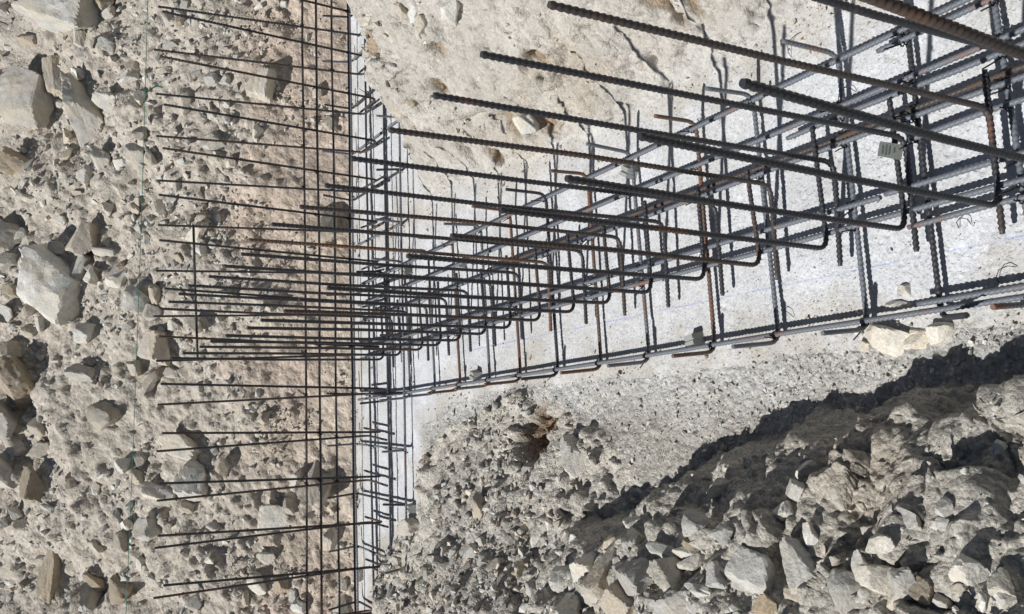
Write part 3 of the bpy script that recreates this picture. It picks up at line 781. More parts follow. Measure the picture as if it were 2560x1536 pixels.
    (-1.273, 5.704, 0.180, 0.081, (0.24, -0.89, -0.38), 'grey', 'grey flat stone at the left edge near the bottom'),
    (-1.319, 5.144, 0.074, 0.086, (0.10, -0.74, -0.66), 'buff', 'buff upright pebble left of the grey faceted stone'),
    (-1.054, 4.651, 0.101, 0.057, (-0.12, -0.86, -0.50), 'buff', 'buff oval pebble behind the lower bars'),
    (-1.496, 5.237, 0.062, 0.194, (0.14, -0.82, -0.56), 'brown', 'brown standing splinter near the bottom of the slope'),
    (-1.280, 5.002, 0.079, 0.123, (0.12, -0.81, -0.58), 'buff', 'buff long stone at the string above the olive oval one'),
    (-1.643, 5.277, 0.105, 0.223, (0.19, -0.88, -0.44), 'grey', 'grey ragged stone by the bottom edge left of the string'),
    (-1.375, 4.908, 0.073, 0.084, (0.12, -0.77, -0.62), 'pale', 'pale chip below the grey faceted stone'),
    (-1.138, 4.734, 0.093, 0.054, (0.15, -0.89, -0.44), 'pale', 'pale chip right of the grey faceted stone'),
    (-1.505, 4.525, 0.107, 0.085, (0.17, -0.83, -0.53), 'grey', 'grey stone cut by the bottom edge behind the last bars'),
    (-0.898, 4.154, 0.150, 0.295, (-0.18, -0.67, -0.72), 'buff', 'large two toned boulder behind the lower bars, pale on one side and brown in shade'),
    (-0.857, 4.225, 0.091, 0.128, (-0.40, -0.67, -0.62), 'pale', 'pale chunk leaning on the two toned boulder'),
    (-1.048, 4.280, 0.147, 0.130, (0.06, -0.65, -0.76), 'pale', 'pale dusty stone left of the two toned boulder'),
    (-0.998, 4.238, 0.070, 0.079, (0.07, -0.69, -0.72), 'grey', 'grey stone between the dusty stone and the two toned boulder'),
    (-1.134, 4.101, 0.081, 0.142, (-0.03, -0.63, -0.78), 'buff', 'brown sided stone under the two toned boulder'),
    (-0.568, 4.355, 0.086, 0.093, (-0.11, -0.68, -0.72), 'buff', 'buff shaded stone behind the middle of the lower bars'),
    (-1.247, 4.279, 0.098, 0.065, (0.04, -0.58, -0.81), 'white', 'small white stone lying alone low behind the bars'),
    (-1.464, 4.171, 0.082, 0.066, (-0.27, -0.59, -0.76), 'pale', 'pale slab by the bottom edge behind the rail bars'),
    (-1.369, 4.229, 0.084, 0.080, (0.06, -0.61, -0.79), 'brown', 'brown stone in a dark pocket near the bottom behind the bars'),
    (-1.420, 4.195, 0.046, 0.080, (0.07, -0.63, -0.77), 'pale', 'pale upright chip beside the brown stone low behind the bars'),
    (-1.362, 4.052, 0.052, 0.064, (0.07, -0.63, -0.77), 'pale', 'pale chip near the foot of the slope at the bottom'),
    (-1.282, 3.932, 0.049, 0.076, (0.03, -1.00, 0.00), 'pale', 'pale stone at the far edge of the blinding near the bottom'),
    (-1.454, 4.047, 0.067, 0.107, (0.07, -0.63, -0.77), 'grey', 'grey stone at the bottom edge next to the blinding'),
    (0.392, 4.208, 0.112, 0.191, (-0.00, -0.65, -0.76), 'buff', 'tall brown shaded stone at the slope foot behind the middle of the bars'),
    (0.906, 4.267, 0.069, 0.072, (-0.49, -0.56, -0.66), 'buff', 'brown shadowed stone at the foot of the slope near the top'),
    (1.055, 4.318, 0.056, 0.066, (-0.49, -0.61, -0.62), 'buff', 'small brown wedge on the cut face behind the upper bars'),
    (0.868, 2.497, 0.063, 0.068, (-0.02, -0.89, -0.45), 'white', "smooth white stone set in the bank near the photo's top edge"),
    (0.892, 2.371, 0.070, 0.102, (-0.38, -0.63, -0.68), 'pale', "big pale boulder set in the top of the bank at the photo's upper edge"),
    (0.906, 2.518, 0.044, 0.085, (-0.51, -0.57, -0.64), 'pale', 'slanting pale flake between dark cracks at the top of the bank'),
    (0.914, 2.550, 0.061, 0.078, (0.12, -0.87, -0.47), 'buff', 'buff plate left of the slanting flake at the top of the bank'),
    (1.006, 2.996, 0.135, 0.084, (-0.24, -0.96, -0.13), 'pale', 'pale weathered block on the crest of the bank above the brown hole'),
    (0.686, 2.794, 0.089, 0.106, (0.07, -0.99, -0.13), 'brown', 'ochre brown clod sticking out of the bank where the blinding begins'),
    (0.954, 2.628, 0.042, 0.028, (-0.85, -0.33, -0.40), 'grey', 'grey chip at the bank crest by the top edge'),
    (0.824, 2.501, 0.028, 0.036, (-0.13, -0.85, -0.51), 'pale', 'pale pebble below the smooth white stone in the bank'),
    (0.706, 2.359, 0.035, 0.048, (-0.79, -0.40, -0.46), 'pale', 'pale lump in the bank under the tip of a starter bar'),
    (0.579, 2.347, 0.076, 0.086, (-0.06, -0.78, -0.62), 'pale', 'pale clod over the brown hollow in the bank'),
    (0.552, 2.258, 0.058, 0.059, (-0.14, -0.97, -0.17), 'buff', 'buff clod beside the pale one in the bank hollow'),
    (0.804, 2.762, 0.034, 0.044, (-0.83, -0.56, 0.02), 'pale', 'pale nodule in the middle of the bank with a dark gap beside it'),
    (0.978, 3.032, 0.096, 0.064, (-0.23, -0.96, -0.14), 'brown', 'dark olive clod in the crest of the bank touching the far cage'),
    (-0.049, 1.104, 0.110, 0.058, (-0.39, -0.92, 0.00), 'white', 'largest white flat stone under the outer long bar in the foreground'),
    (-0.055, 1.034, 0.051, 0.037, (0.28, -0.96, -0.00), 'white', 'white block half in shadow right of the largest flat white stone'),
    (-0.035, 0.986, 0.045, 0.045, (0.35, -0.94, -0.00), 'white', 'white rounded block furthest right beside the dark scarp'),
    (-0.036, 1.038, 0.025, 0.017, (0.19, -0.98, -0.00), 'white', 'small white pebble between the flat stone and the rounded block'),
    (0.045, 1.063, 0.029, 0.023, (-0.16, -0.99, 0.00), 'white', 'small white stone alone on the blinding inside the bars'),
    (0.011, 1.080, 0.062, 0.023, (0.01, -1.00, 0.00), 'grey', 'dark flat stone wedged under the outer long bar'),
    (-0.067, 1.152, 0.031, 0.024, (-0.25, -0.97, 0.00), 'white', 'white chip below the largest flat white stone'),
    (-0.041, 1.166, 0.021, 0.018, (0.03, -1.00, -0.00), 'pale', 'pale chip at the left end of the largest flat white stone'),
    (-0.675, 1.786, 0.068, 0.068, (-0.90, 0.21, 0.39), 'pale', 'pale wedge with a dark shaded side, leftmost big block on the spoil mound'),
    (-0.633, 1.711, 0.099, 0.080, (0.13, -0.98, 0.16), 'pale', 'pale square faced block next to the leftmost wedge on the spoil mound'),
    (-0.576, 1.645, 0.051, 0.044, (0.71, -0.35, -0.61), 'buff', 'brownish block at the head of the row of big stones on the mound'),
    (-0.621, 1.580, 0.088, 0.127, (0.21, -0.98, 0.07), 'buff', 'tall buff block in the middle of the row of big stones'),
    (-0.562, 1.422, 0.118, 0.087, (0.10, -0.95, 0.30), 'grey', 'grey faceted block between the tall buff one and the pale upright one'),
    (-0.532, 1.355, 0.071, 0.106, (0.29, -0.93, -0.21), 'pale', 'pale upright block right of the grey faceted block'),
    (-0.505, 1.392, 0.094, 0.041, (0.09, -1.00, 0.03), 'pale', 'pale flat stone above the pale upright block'),
    (-0.625, 1.461, 0.081, 0.081, (0.89, -0.42, -0.17), 'buff', 'big buff block cut by the bottom edge below the tall buff one'),
    (-0.566, 1.273, 0.132, 0.063, (0.25, -0.93, 0.27), 'grey', 'wide grey block at the bottom edge right of the big buff one'),
    (-0.499, 1.295, 0.086, 0.039, (0.42, -0.90, 0.13), 'grey', 'long grey slab lying right of the pale upright block'),
    (-0.485, 1.305, 0.091, 0.030, (0.30, -0.94, 0.12), 'grey', 'second long slab just above the long grey one'),
    (-0.433, 1.266, 0.076, 0.054, (0.25, -0.94, 0.25), 'grey', 'rounded grey stone on the mound above the two long slabs'),
    (-0.494, 1.193, 0.039, 0.056, (0.65, -0.72, -0.23), 'pale', 'slanting pale stone right of the long grey slab'),
    (-0.526, 1.214, 0.054, 0.025, (0.29, -0.95, 0.09), 'pale', 'pale brick shaped stone under the long grey slab'),
    (-0.530, 1.278, 0.026, 0.081, (0.33, -0.91, 0.26), 'pale', 'thin pale upright splinter left of the brick shaped stone'),
    (-0.459, 1.105, 0.096, 0.076, (-0.10, -0.96, -0.25), 'pale', 'biggest pale boulder of the spoil mound, broad and smooth'),
    (-0.480, 1.143, 0.040, 0.053, (0.14, -0.99, -0.01), 'grey', 'grey stone tucked under the left side of the biggest mound boulder'),
    (-0.530, 1.538, 0.040, 0.082, (0.39, -0.91, -0.16), 'pale', 'pale pointed stone above the grey faceted block'),
    (-0.538, 1.569, 0.020, 0.055, (0.84, -0.31, -0.45), 'pale', 'slim pale stone left of the pale pointed one'),
    (-0.555, 1.791, 0.051, 0.044, (0.45, -0.45, -0.77), 'pale', 'pale pyramid lying in the shadow of the ravine'),
    (-0.500, 1.571, 0.039, 0.054, (0.23, -0.96, 0.15), 'pale', 'small pale pyramid right of the larger one in the ravine shadow'),
    (-0.699, 1.681, 0.169, 0.058, (0.19, -0.98, 0.11), 'pale', 'broad pale slab cut by the bottom edge at the left end of the mound'),
    (-0.756, 1.960, 0.042, 0.062, (-0.16, 0.82, -0.55), 'grey', 'dark shaded stone at the lower left end of the mound'),
    (-0.654, 1.625, 0.045, 0.044, (0.16, -0.95, 0.28), 'grey', 'grey jagged stone below the pale square faced block'),
    (-0.391, 1.183, 0.028, 0.031, (0.18, -0.95, -0.27), 'grey', 'grey round stone on the mound above the biggest boulder'),
    (-0.423, 1.181, 0.049, 0.035, (-0.01, -0.95, 0.30), 'grey', 'grey slab leaning above the biggest mound boulder'),
    (-0.460, 1.271, 0.031, 0.023, (0.80, -0.60, 0.01), 'brown', 'brown sided slab above the second long slab'),
    (-0.409, 1.193, 0.033, 0.035, (0.23, -0.97, 0.06), 'pale', 'pale stone right of the rounded grey stone'),
    (-0.400, 1.151, 0.028, 0.034, (0.20, -0.96, -0.20), 'grey', 'grey stone further right of the rounded grey stone on the mound'),
    (-0.776, 2.178, 0.050, 0.069, (0.68, -0.56, -0.48), 'buff', 'buff stone with a long shadow at the left foot of the mound'),
    (-0.366, 1.299, 0.055, 0.044, (0.93, -0.14, -0.33), 'grey', 'pale grey boulder with streaked face half in the ravine shadow'),
    (-0.438, 1.024, 0.057, 0.100, (0.70, -0.68, -0.22), 'pale', 'long pale slanting block right of the biggest mound boulder'),
    (-0.449, 0.906, 0.069, 0.066, (0.25, -0.94, -0.22), 'grey', 'big smooth grey boulder at the bottom edge, middle of the mound'),
    (-0.407, 0.832, 0.057, 0.075, (0.25, -0.92, 0.29), 'pale', 'tall pale block right of the big smooth grey boulder'),
    (-0.392, 0.783, 0.066, 0.044, (0.30, -0.92, 0.24), 'grey', 'greenish grey faceted block touching the tall pale block'),
    (-0.424, 0.888, 0.035, 0.053, (0.44, -0.84, -0.32), 'pale', 'pale roof shaped block between the smooth boulder and the tall pale block'),
    (-0.424, 0.952, 0.042, 0.028, (0.04, -1.00, -0.04), 'grey', 'grey flat stone above the big smooth grey boulder'),
    (-0.363, 0.925, 0.046, 0.033, (-0.13, -0.99, 0.10), 'grey', 'grey oval stone high on the lit part of the mound'),
    (-0.337, 0.698, 0.052, 0.050, (0.02, -1.00, 0.06), 'pale', 'weathered pale block half buried at the right of the mound'),
    (-0.324, 0.806, 0.050, 0.030, (0.42, -0.90, 0.11), 'grey', 'grey ridge shaped stone with a big shadow on the mound'),
    (-0.497, 1.047, 0.050, 0.041, (0.25, -0.94, -0.21), 'brown', 'dark brown stone at the bottom edge under the biggest mound boulder'),
    (-0.477, 1.018, 0.044, 0.031, (0.26, -0.95, -0.15), 'buff', 'buff block right of the dark brown bottom stone'),
    (-0.335, 1.075, 0.055, 0.037, (-0.04, -0.95, 0.29), 'grey', 'grey pointed stone in the shadowed upper part of the mound'),
    (-0.360, 1.093, 0.040, 0.043, (0.22, -0.97, 0.14), 'pale', 'pale stone left of the grey pointed one in the shadow'),
    (-0.302, 1.104, 0.053, 0.039, (0.19, -0.96, 0.21), 'pale', 'pale knob catching the sun on the dark scarp'),
    (-0.350, 0.817, 0.042, 0.033, (0.27, -0.89, 0.38), 'pale', 'pale square stone above the tall pale block'),
    (-0.313, 0.743, 0.025, 0.021, (0.05, -0.97, 0.24), 'grey', 'grey angular chip left of the weathered pale block'),
    (-0.382, 1.022, 0.030, 0.039, (0.47, -0.81, -0.35), 'pale', 'pale pointed stone above the long slanting block'),
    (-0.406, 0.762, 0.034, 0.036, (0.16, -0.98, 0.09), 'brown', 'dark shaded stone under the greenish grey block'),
    (-0.407, 0.739, 0.033, 0.025, (0.06, -1.00, 0.04), 'grey', 'grey slab at the bottom edge right of the dark shaded stone'),
    (-0.417, 0.922, 0.015, 0.034, (0.35, -0.84, -0.42), 'grey', 'small grey block standing above the smooth grey boulder'),
    (-0.432, 0.809, 0.041, 0.028, (0.31, -0.94, 0.16), 'grey', 'grey stone cut by the bottom edge below the tall pale block'),
    (-0.328, 0.961, 0.018, 0.018, (0.13, -0.87, -0.47), 'white', 'small white cube on the mound below the lit scarp'),
    (-0.308, 0.828, 0.015, 0.021, (0.20, -0.97, -0.12), 'grey', 'small grey stone beside the big shadow on the mound'),
    (-0.197, 0.739, 0.019, 0.027, (0.14, -0.99, -0.08), 'pale', "pale lump on the sunlit scarp at the photo's right edge"),
    (-0.357, 0.658, 0.029, 0.043, (0.66, -0.72, -0.20), 'pale', 'pale slanting slab at the right edge of the mound'),
    (-0.369, 0.704, 0.031, 0.018, (0.11, -0.99, -0.03), 'buff', 'flat buff stone under the weathered pale block'),
    (-0.297, 0.745, 0.033, 0.031, (0.11, -0.95, 0.29), 'pale', 'pale block with a shadow in the middle of the lit mound'),
    (-0.387, 0.937, 0.023, 0.028, (0.19, -0.93, -0.32), 'buff', 'buff rough stone in the centre of the lit mound'),
    (-0.438, 2.093, 0.098, 0.126, (0.05, -1.00, -0.01), 'grey', 'large grey earth block overhanging the brown hollow on the dirt slope'),
    (-0.527, 2.336, 0.099, 0.056, (0.28, -0.76, -0.59), 'grey', 'flat slate coloured stone with a shaded face left of the brown hollow'),
    (-0.811, 2.972, 0.070, 0.035, (0.32, -0.90, 0.31), 'pale', 'pale flat stone low on the dirt slope near the far blinding'),
    (-0.919, 3.328, 0.142, 0.086, (0.38, -0.92, 0.01), 'grey', 'grey slab at the edge of the far blinding at the foot of the dirt slope'),
    (-0.654, 2.490, 0.071, 0.084, (0.58, -0.81, -0.13), 'buff', 'buff stone with a long shadow in the middle of the dirt slope'),
    (-0.750, 2.428, 0.057, 0.035, (0.23, -0.97, -0.05), 'pale', 'pale tooth shaped stone in the lower dirt slope'),
    (-0.691, 2.199, 0.036, 0.048, (0.47, -0.88, 0.04), 'pale', 'pale chip in the dirt slope left of the mound shadow'),
    (-0.782, 2.434, 0.055, 0.038, (0.79, -0.50, -0.36), 'grey', 'grey slab with layered face low in the dirt slope'),
    (-0.679, 2.516, 0.046, 0.029, (0.20, -0.98, -0.06), 'buff', 'small buff cube beside the stone with a long shadow'),
    (-0.724, 2.520, 0.059, 0.035, (0.09, -0.99, 0.08), 'grey', 'grey flake lying in a dark pocket of the dirt slope'),
    (-0.628, 2.124, 0.029, 0.037, (0.31, -0.95, -0.06), 'pale', 'pale upright sliver at the edge of the mound shadow'),
]

for k, (x, y, lx, ly, u, colour, label) in enumerate(STONES):
    big = max(lx, ly) > 0.11
    me = rock_mesh('stone', 500 + k, 5 if max(lx, ly) > 0.24 or (max(lx, ly) > .13 and y < 1.9) else 4, planes=5 + k % 4, rough=0.09 if big else 0.07, soft=0.25 if any(w in label for w in ('round', 'oval', 'egg', 'smooth')) else 0.0)
    o = obj('stone', me, STONE[colour])
    place_stone(o, x, y, lx * 1.06, ly * 1.06, u, k)
    tag(o, label, 'stone')

# names for finding a stone by its neighbour
def picture(p):
    d = Vector(p) - Vector((0, 0, CAM_H)); k = -d.dot(az_)
    return F_PX * d.dot(ax) / k + 1280, 768 - F_PX * d.dot(ay) / k
CUTS = {'with', 'at', 'on', 'in', 'beside', 'behind', 'under', 'right', 'left', 'cut', 'between', 'below', 'above', 'touching', 'standing', 'lying', 'next', 'wedged', 'further', 'crossed',
        'resting', 'leaning', 'by', 'set', 'half', 'to', 'alone', 'high', 'low', 'directly', 'deep', 'from', 'near', 'just', 'sticking', 'against', 'a', 'its', 'photo\'s', 'dropped', 'topmost', 'lowest', 'catching', 'over', 'embedded', 'the', 'and', 'where', 'there', 'tucked'}
ANCHORS = {}
_all = [r[6] for r in STONES]
for r in STONES:
    w = r[6].replace(',', ' ,').split()
    best = None
    for i in range(3, min(9, len(w)) + 1):
        if i < len(w) and w[i] in ('left', 'right') and w[i - 1] in ('lower', 'upper', 'the'): continue
        if i == len(w) or w[i] in CUTS or w[i] == ',':
            if w[i - 1] == 'lower' or w[i - 1] == 'upper': continue
            pre = ' '.join(w[:i]).replace(' ,', '')
            if w[i - 1] in CUTS or w[i - 1] == ',': continue
            if sum(l.replace(',', '').startswith(pre + ' ') or l == pre for l in _all) == 1: best = pre; break
    if best:
        p, n, zn = ground_at(r[0], r[1]); ANCHORS[best] = (*picture(p), max(r[2], r[3]) * 2185 / (p - Vector((0, 0, CAM_H))).length, zn)
USED = set()
def relative_label(p, zone, colour, size_px):
    x, y = picture(p); opts = []
    for a, (ux, uy, w, zn) in ANCHORS.items():
        if zn == zone: opts.append((math.hypot(x - ux, y - uy), a, x - ux, y - uy))
    for d, a, dx, dy in sorted(opts):
        h_, v_ = ('right of' if dx > 0 else 'left of'), ('below' if dy > 0 else 'above')
        where = h_ if abs(dx) > 2.4 * abs(dy) else v_ if abs(dy) > 2.4 * abs(dx) else v_ + ' and ' + h_
        if (where, a) in USED or d > 420 or len(a.split()) + len(where.split()) > 11: continue
        USED.add((where, a))
        return 'small %s stone %s%s the %s' % (colour, 'just ' if d < 90 else '', where, a)
    return None

# medium stones, alike, and the gravel between
nrg = np.random.default_rng(42)
cdist = np.sqrt(GP[..., 0] ** 2 + GP[..., 1] ** 2 + (GP[..., 2] - CAM_H) ** 2)
view = GP - np.array([0, 0, CAM_H]); view /= np.linalg.norm(view, axis=-1, keepdims=True)
cell = np.zeros((NR, NA))
du = np.linalg.norm(np.diff(GP, axis=1), axis=-1); dv = np.linalg.norm(np.diff(GP, axis=0), axis=-1)
cell[:-1, :-1] = du[:-1] * dv[:, :-1]
facing = np.clip(-(view * GN).sum(-1), 0.15, 1)
seen = cell * facing / cdist ** 2                                    # how much of the view each bit of ground fills
seen[(np.abs(AZ) > math.radians(34))[None, :].repeat(NR, 0)] *= 0.22
def pick(weight, n):
    w = (weight * seen).ravel(); c = np.cumsum(w); return np.searchsorted(c, nrg.random(n) * c[-1])

MID = [rock_mesh('stone', 900 + k, 3, planes=6 + k % 3, rough=0.04) for k in range(10)]
def mid_stones(weight, n, lo, hi, group, colours):
    made = 0
    for j, i in enumerate(pick(weight, 9 * n)):
        p = Vector(verts_all[i])
        d = cdist.ravel()[i]
        x, y = picture(p)
        if made >= n or not (8 < x < 2552 and 8 < y < 1528): continue
        size = (lo + (hi - lo) * nrg.random() ** 2) * d / 2185.0
        cn = colours[int(nrg.integers(len(colours)))]
        label = relative_label(p, int(gzone.ravel()[i]), cn, size)
        if not label: continue
        made += 1
        me = MID[int(nrg.integers(10))]
        o = bpy.data.objects.new('stone', me); COL.objects.link(o)
        if not me.materials: me.materials.append(STONE['pale'])
        o.material_slots[0].link = 'OBJECT'; o.material_slots[0].material = STONE[cn]
        a = nrg.random() * 6.28
        place_stone(o, p.x, p.y, size * nrg.uniform(1, 1.5), size * nrg.uniform(.7, 1.0), (math.cos(a), math.sin(a), 0.2), 3000 + j, sink=0.3)
        tag(o, label, 'stone', group)
slope_w = W[1] * upper
mid_stones(slope_w, 52, 22, 50, 'small loose stones on the excavated slope', ['pale', 'grey', 'buff', 'pale'])
mid_stones(W[3] * np.clip((G['d2'] - 0.32) / 0.1, 0, 1), 30, 24, 60, 'small loose stones on the spoil mound', ['pale', 'grey', 'pale'])
mid_stones(W[4] * (G['hol'] < 0.05), 22, 18, 40, 'small loose stones on the dirt slope', ['pale', 'buff', 'grey'])

def pebble(seed, n=11):
    r = np.random.default_rng(seed); bm = bmesh.new()
    p = r.normal(size=(n, 3)); p /= np.linalg.norm(p, axis=1, keepdims=True); p *= r.uniform(0.75, 1.0, (n, 1))
    for q in p: bm.verts.new(q)
    bmesh.ops.convex_hull(bm, input=bm.verts)
    bmesh.ops.triangulate(bm, faces=bm.faces)
    for v in [v for v in bm.verts if not v.link_faces]: bm.verts.remove(v)
    bm.verts.index_update()
    v = np.array([x.co[:] for x in bm.verts]); f = np.array([[l.vert.index for l in x.loops] for x in bm.faces]); bm.free()
    return v, f
PEB = [pebble(k) for k in range(16)]
def stuff_material(name):
    m, nt, p = new_mat(name)
    base = nt.nodes.new('ShaderNodeVertexColor'); base.layer_name = 'Col'
    n1 = noise(nt, objcoord(nt), 130.0, 4, 0.65)
    nt.links.new(mixrgb(nt, 1.0, base.outputs['Color'], ramp(nt, n1.outputs[0], [(0.3, 0.75), (0.7, 1.2)]), 'MULTIPLY'), p.inputs['Base Color'])
    p.inputs['Roughness'].default_value = 0.92; p.inputs['Specular IOR Level'].default_value = 0.15
    b = N(nt, 'ShaderNodeBump', Strength=0.5, Distance=0.003); nt.links.new(n1.outputs[0], b.inputs['Height']); nt.links.new(b.outputs[0], p.inputs['Normal'])
    return m
MAT_GRAVEL = stuff_material('gravel_stone')
def gravel(name, weight, n, lo, hi, power, cols, flat=(0.5, 0.9), sink=0.25):
    idx = pick(weight, n)
    P0, Nn, d = verts_all[idx], GN.reshape(-1, 3)[idx], cdist.ravel()[idx]
    P0 = P0 + nrg.normal(size=P0.shape) * 0.003
    u = nrg.random(n)
    px = (lo ** (1 - power) + u * (hi ** (1 - power) - lo ** (1 - power))) ** (1 / (1 - power))
    size = px * d / 2185.0 / 2
    a = nrg.normal(size=(n, 3)); T = a - Nn * (a * Nn).sum(1, keepdims=True); T /= np.linalg.norm(T, axis=1, keepdims=True); B = np.cross(Nn, T)
    tl = nrg.normal(size=(n, 1)) * 0.35
    N2_ = Nn + T * tl; N2_ /= np.linalg.norm(N2_, axis=1, keepdims=True); T2_ = np.cross(B, N2_)
    sx, sy, sz = size * nrg.uniform(0.9, 1.5, n), size * nrg.uniform(0.6, 1.0, n), size * nrg.uniform(*flat, n)
    kind = nrg.integers(0, 16, n)
    cols = np.array(cols); col = cols[nrg.integers(0, len(cols), n)] * nrg.uniform(0.78, 1.15, (n, 1))
    V, F, C, base = [], [], [], 0
    for k in range(16):
        sel = np.where(kind == k)[0]
        if not len(sel): continue
        pv, pf = PEB[k]
        w = (P0[sel] + Nn[sel] * (sz[sel] * (1 - 2 * sink))[:, None])[:, None, :] + pv[None, :, 0:1] * (T2_[sel] * sx[sel][:, None])[:, None, :] + pv[None, :, 1:2] * (B[sel] * sy[sel][:, None])[:, None, :] + pv[None, :, 2:3] * (N2_[sel] * sz[sel][:, None])[:, None, :]
        V.append(w.reshape(-1, 3)); C.append(np.repeat(col[sel], len(pv), 0))
        F.append((pf[None] + (np.arange(len(sel)) * len(pv))[:, None, None] + base).reshape(-1, 3)); base += len(sel) * len(pv)
    V, F, C = np.concatenate(V), np.concatenate(F), np.concatenate(C)
    me = mesh_from(name, V, F, smooth=False)
    ca = me.color_attributes.new('Col', 'FLOAT_COLOR', 'POINT')
    ca.data.foreach_set('color', np.concatenate([C, np.ones((len(C), 1))], 1).astype(np.float32).ravel())
    tag(obj(name, me, MAT_GRAVEL), kind='stuff')
PALE, GREY, BUFF, BRWN = (0.57, 0.555, 0.505), (0.51, 0.50, 0.46), (0.54, 0.485, 0.41), (0.38, 0.30, 0.22)
patchy = np.clip(0.55 + 1.6 * fbm(X, Y, Z, 3.0, 3, seed=601), 0.08, 1.6)
gravel('loose_rubble', (W[1] * upper * patchy), 11000, 5, 30, 2.4, [PALE, GREY, BUFF, PALE, GREY])
gravel('cut_face_gravel', (W[1] * (1 - upper) * np.clip(patchy - .2, 0.05, 2) ** 2), 1700, 5, 26, 2.5, [PALE, BUFF, BUFF])
gravel('mound_gravel', W[3] * np.clip((G['d2'] - 0.24 + 0.2 * G['w1']) / 0.12, 0.07, 1) * patchy, 8500, 6, 40, 2.1, [PALE, PALE, GREY, BUFF])
gravel('dirt_slope_gravel', W[4] * patchy * (1 - hol[..., 0]) ** 3, 4500, 5, 30, 2.2, [GREY, GREY, BUFF, BUFF], flat=(0.7, 1.2), sink=0.25)
gravel('trench_bed_gravel', W[5] * (0.4 + patchy) * (1 - hol[..., 0]) ** 3, 2600, 5, 18, 2.6, [PALE, (0.54, 0.52, 0.48), BUFF])
gravel('bank_crumbs', W[2] * np.clip(patchy - 0.3, 0, 2) ** 2, 1100, 5, 22, 2.6, [(0.47, 0.425, 0.35), (0.45, 0.39, 0.30), PALE])
gravel('edge_crumbs', W[0] * np.clip(rim, 0, 1) ** 2, 1500, 4, 16, 2.6, [(0.50, 0.47, 0.41), (0.47, 0.42, 0.35)])
gravel('blinding_crumbs', W[0], 400, 4, 10, 2.6, [(0.58, 0.57, 0.54), (0.52, 0.49, 0.43)])

# ------------------------------------------------------------------ small things on the blinding
def chamfer_block(name, sx, sy, sz, taper):
    """a trapezoid spacer block with bevelled edges and a saddle groove on top"""
    bm = bmesh.new()
    g = 0.24
    top = [(-1, -1), (-g, -1), (0, -1), (g, -1), (1, -1), (1, 1), (g, 1), (0, 1), (-g, 1), (-1, 1)]
    vt = []
    for i, (x, y) in enumerate(top):
        z = sz if i not in (2, 7) else sz * 0.86
        vt.append(bm.verts.new((x * sx / 2 * taper, y * sy / 2 * taper, z)))
    vb = [bm.verts.new((x * sx / 2, y * sy / 2, 0)) for x, y in top]
    n = len(top)
    for i in range(n):
        bm.faces.new((vb[i], vb[(i + 1) % n], vt[(i + 1) % n], vt[i]))
    for a, b, c, d in ((0, 1, 8, 9), (1, 2, 7, 8), (2, 3, 6, 7), (3, 4, 5, 6)):
        bm.faces.new((vt[a], vt[b], vt[c], vt[d]))
    bm.faces.new(list(reversed(vb)))
    bmesh.ops.bevel(bm, geom=[e for e in bm.edges if e.calc_face_angle(0) > 0.6], offset=0.0018, segments=2, affect='EDGES')
    bmesh.ops.recalc_face_normals(bm, faces=bm.faces)
    m = bpy.data.meshes.new(name); bm.to_mesh(m); bm.free()
    return m
SPACERS = [(1649, 867, w3(1.63, 0.175, 0), 0.3, 'grey spacer block under the outer long bar, nearest the camera'),
           (1185, 930, w3(2.79, 0.178, 0), -0.2, 'grey spacer block under the outer long bar where the footings meet'),
           (1025, 602, w3(3.36, 0.66, 0), 0.5, 'grey spacer block deep in the cage near the far footing'),
           (1159, 612, w3(2.86, 0.60, 0), 0.1, 'grey spacer block lying among the bars in the middle of the near cage'),
           (1619, 407, w3(1.83, 0.66, 0), -0.4, 'grey spacer block by the bank side of the near cage'),
           (1037, 1245, f3(-0.56, 3.40, 0), 0.0, 'grey spacer block under the far cage beside the dirt slope')]
SP = [chamfer_block('spacer_block', 0.036, 0.042, 0.036, 0.72) for _ in range(2)]
for _, _, p, rz, label in SPACERS:
    o = obj('spacer_block', SP[0], MAT_SPACER); tag(o, label, 'spacer', 'spacer blocks under the cages')
    q, n, zn = ground_at(p[0], p[1])
    o.location = (p[0], p[1], q.z - 0.003); o.rotation_euler = (0, 0, rz)

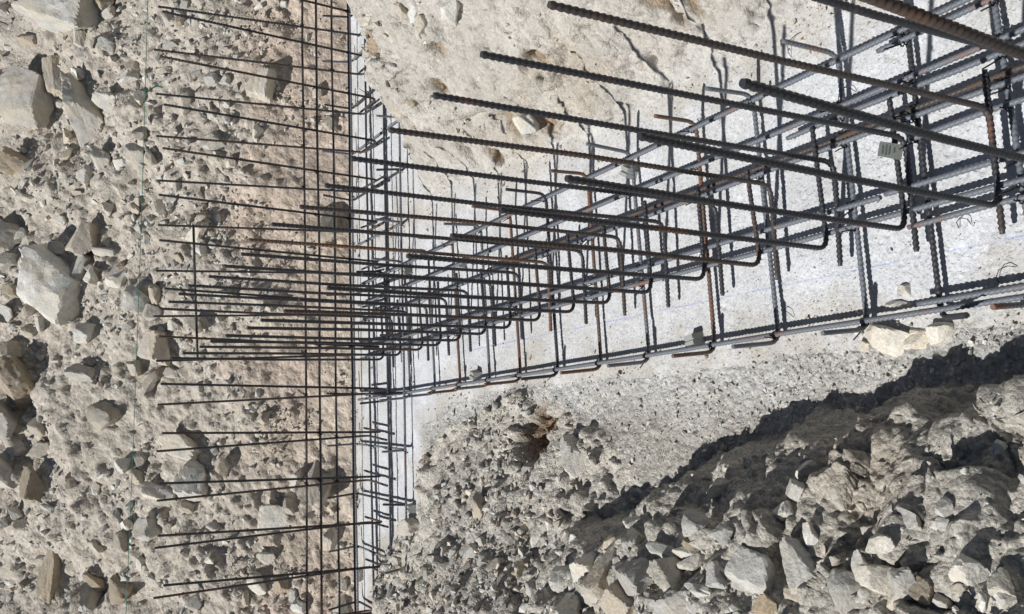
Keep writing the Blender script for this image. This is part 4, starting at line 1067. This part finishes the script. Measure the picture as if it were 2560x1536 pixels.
# the steel supplier's card hanging on a bar
tg = tag(empty('bar_tag', tuple(w3(0.985, 0.455, 0.06))), 'small faded card with grey print hanging on a bar in the cage', 'tag')
bm = bmesh.new()
vs = [bm.verts.new(v) for v in ((-.017, 0, 0), (.014, 0, -.003), (.018, 0, .040), (-.012, 0, .042))]
bm.faces.new(vs)
bmesh.ops.solidify(bm, geom=bm.faces[:], thickness=0.0008)
m = bpy.data.meshes.new('card'); bm.to_mesh(m); bm.free()
obj('card', m, MAT_TAG, tg)
for k, (z, w) in enumerate(((.033, .016), (.027, .020), (.021, .017), (.013, .009))):
    bm = bmesh.new(); r = random.Random(k); x = -w / 2
    while x < w / 2:
        l = r.uniform(.0012, .0035)
        for side in (-0.0013,):
            q = [bm.verts.new((x + dx, side, z + dz)) for dx, dz in ((0, 0), (l * .75, 0), (l * .75, .0022), (0, .0022))]
            bm.faces.new(q)
        x += l
    m = bpy.data.meshes.new('print_line'); bm.to_mesh(m); bm.free()
    obj('print_line', m, MAT_INK, tg)
tg.rotation_euler = (-0.75, 0.25, 0.1)

# builder's line stretched over the far footing
pts = [f3(e, 3.652, 1.055 - 0.031 * e + 0.004 * (e * e)) for e in np.linspace(-2.6, 2.8, 30)]
st = obj('string_line', bar_mesh('string_line', pts, d=0.0028, ribs=False, sides=5, bend=0.2), MAT_STRING)
tag(st, 'thin green builder\'s string stretched across above the far row of bars', 'string')
kn = obj('knot', bar_mesh('knot', [f3(1.13, 3.652, 1.03), f3(1.15, 3.652, 1.006), f3(1.17, 3.65, 0.985), f3(1.165, 3.648, 0.96)], d=0.006, ribs=False, sides=5, bend=0.01), MAT_STRING, st)

# wire offcuts and a straw
def wire(name, p, length, ang, curl, seed, mat, d=0.0018):
    r = random.Random(seed); a = ang; x, y = p[0], p[1]; out = []
    for i in range(9):
        q, n, zn = ground_at(x, y)
        out.append(np.array([x, y, q.z + 0.003 + (0.012 * math.sin(i / 8 * math.pi) if i % 8 else 0)]))
        x += math.cos(a) * length / 8; y += math.sin(a) * length / 8; a += curl * r.uniform(.3, 1.5)
    return obj(name, bar_mesh(name, out, d=d, ribs=False, sides=5, bend=0.02), mat)
WIRES = [(0.83, 0.21, .05, 1.2, .3, 'bent black wire offcut on the blinding nearest the outer long bar in the foreground'),
         (0.90, 0.30, .045, .2, .5, 'curled black wire offcut lying on the blue chalk line at the right'),
         (1.32, 0.19, .04, .4, .2, 'thin black wire offcut between chalk line and outer long bar left of the white stones'),
         (1.10, 0.62, .06, .7, .4, 'black wire offcut under the middle long bars of the near cage'),
         (1.22, 0.80, .06, 2.0, .3, 'black wire offcut where the blinding meets the earth bank')]
for k, (s, n, l, a, c, label) in enumerate(WIRES):
    tag(wire('wire_offcut', w3(s, n, 0), l, a, c, k, MAT_WIRE), label, 'wire', 'wire offcuts on the blinding')
tag(wire('dry_straw', (-0.99, 2.92), 0.10, 1.1, 0.02, 5, MAT_TWIG, 0.003), 'dry yellow straw stalk lying low on the dirt slope', 'straw')
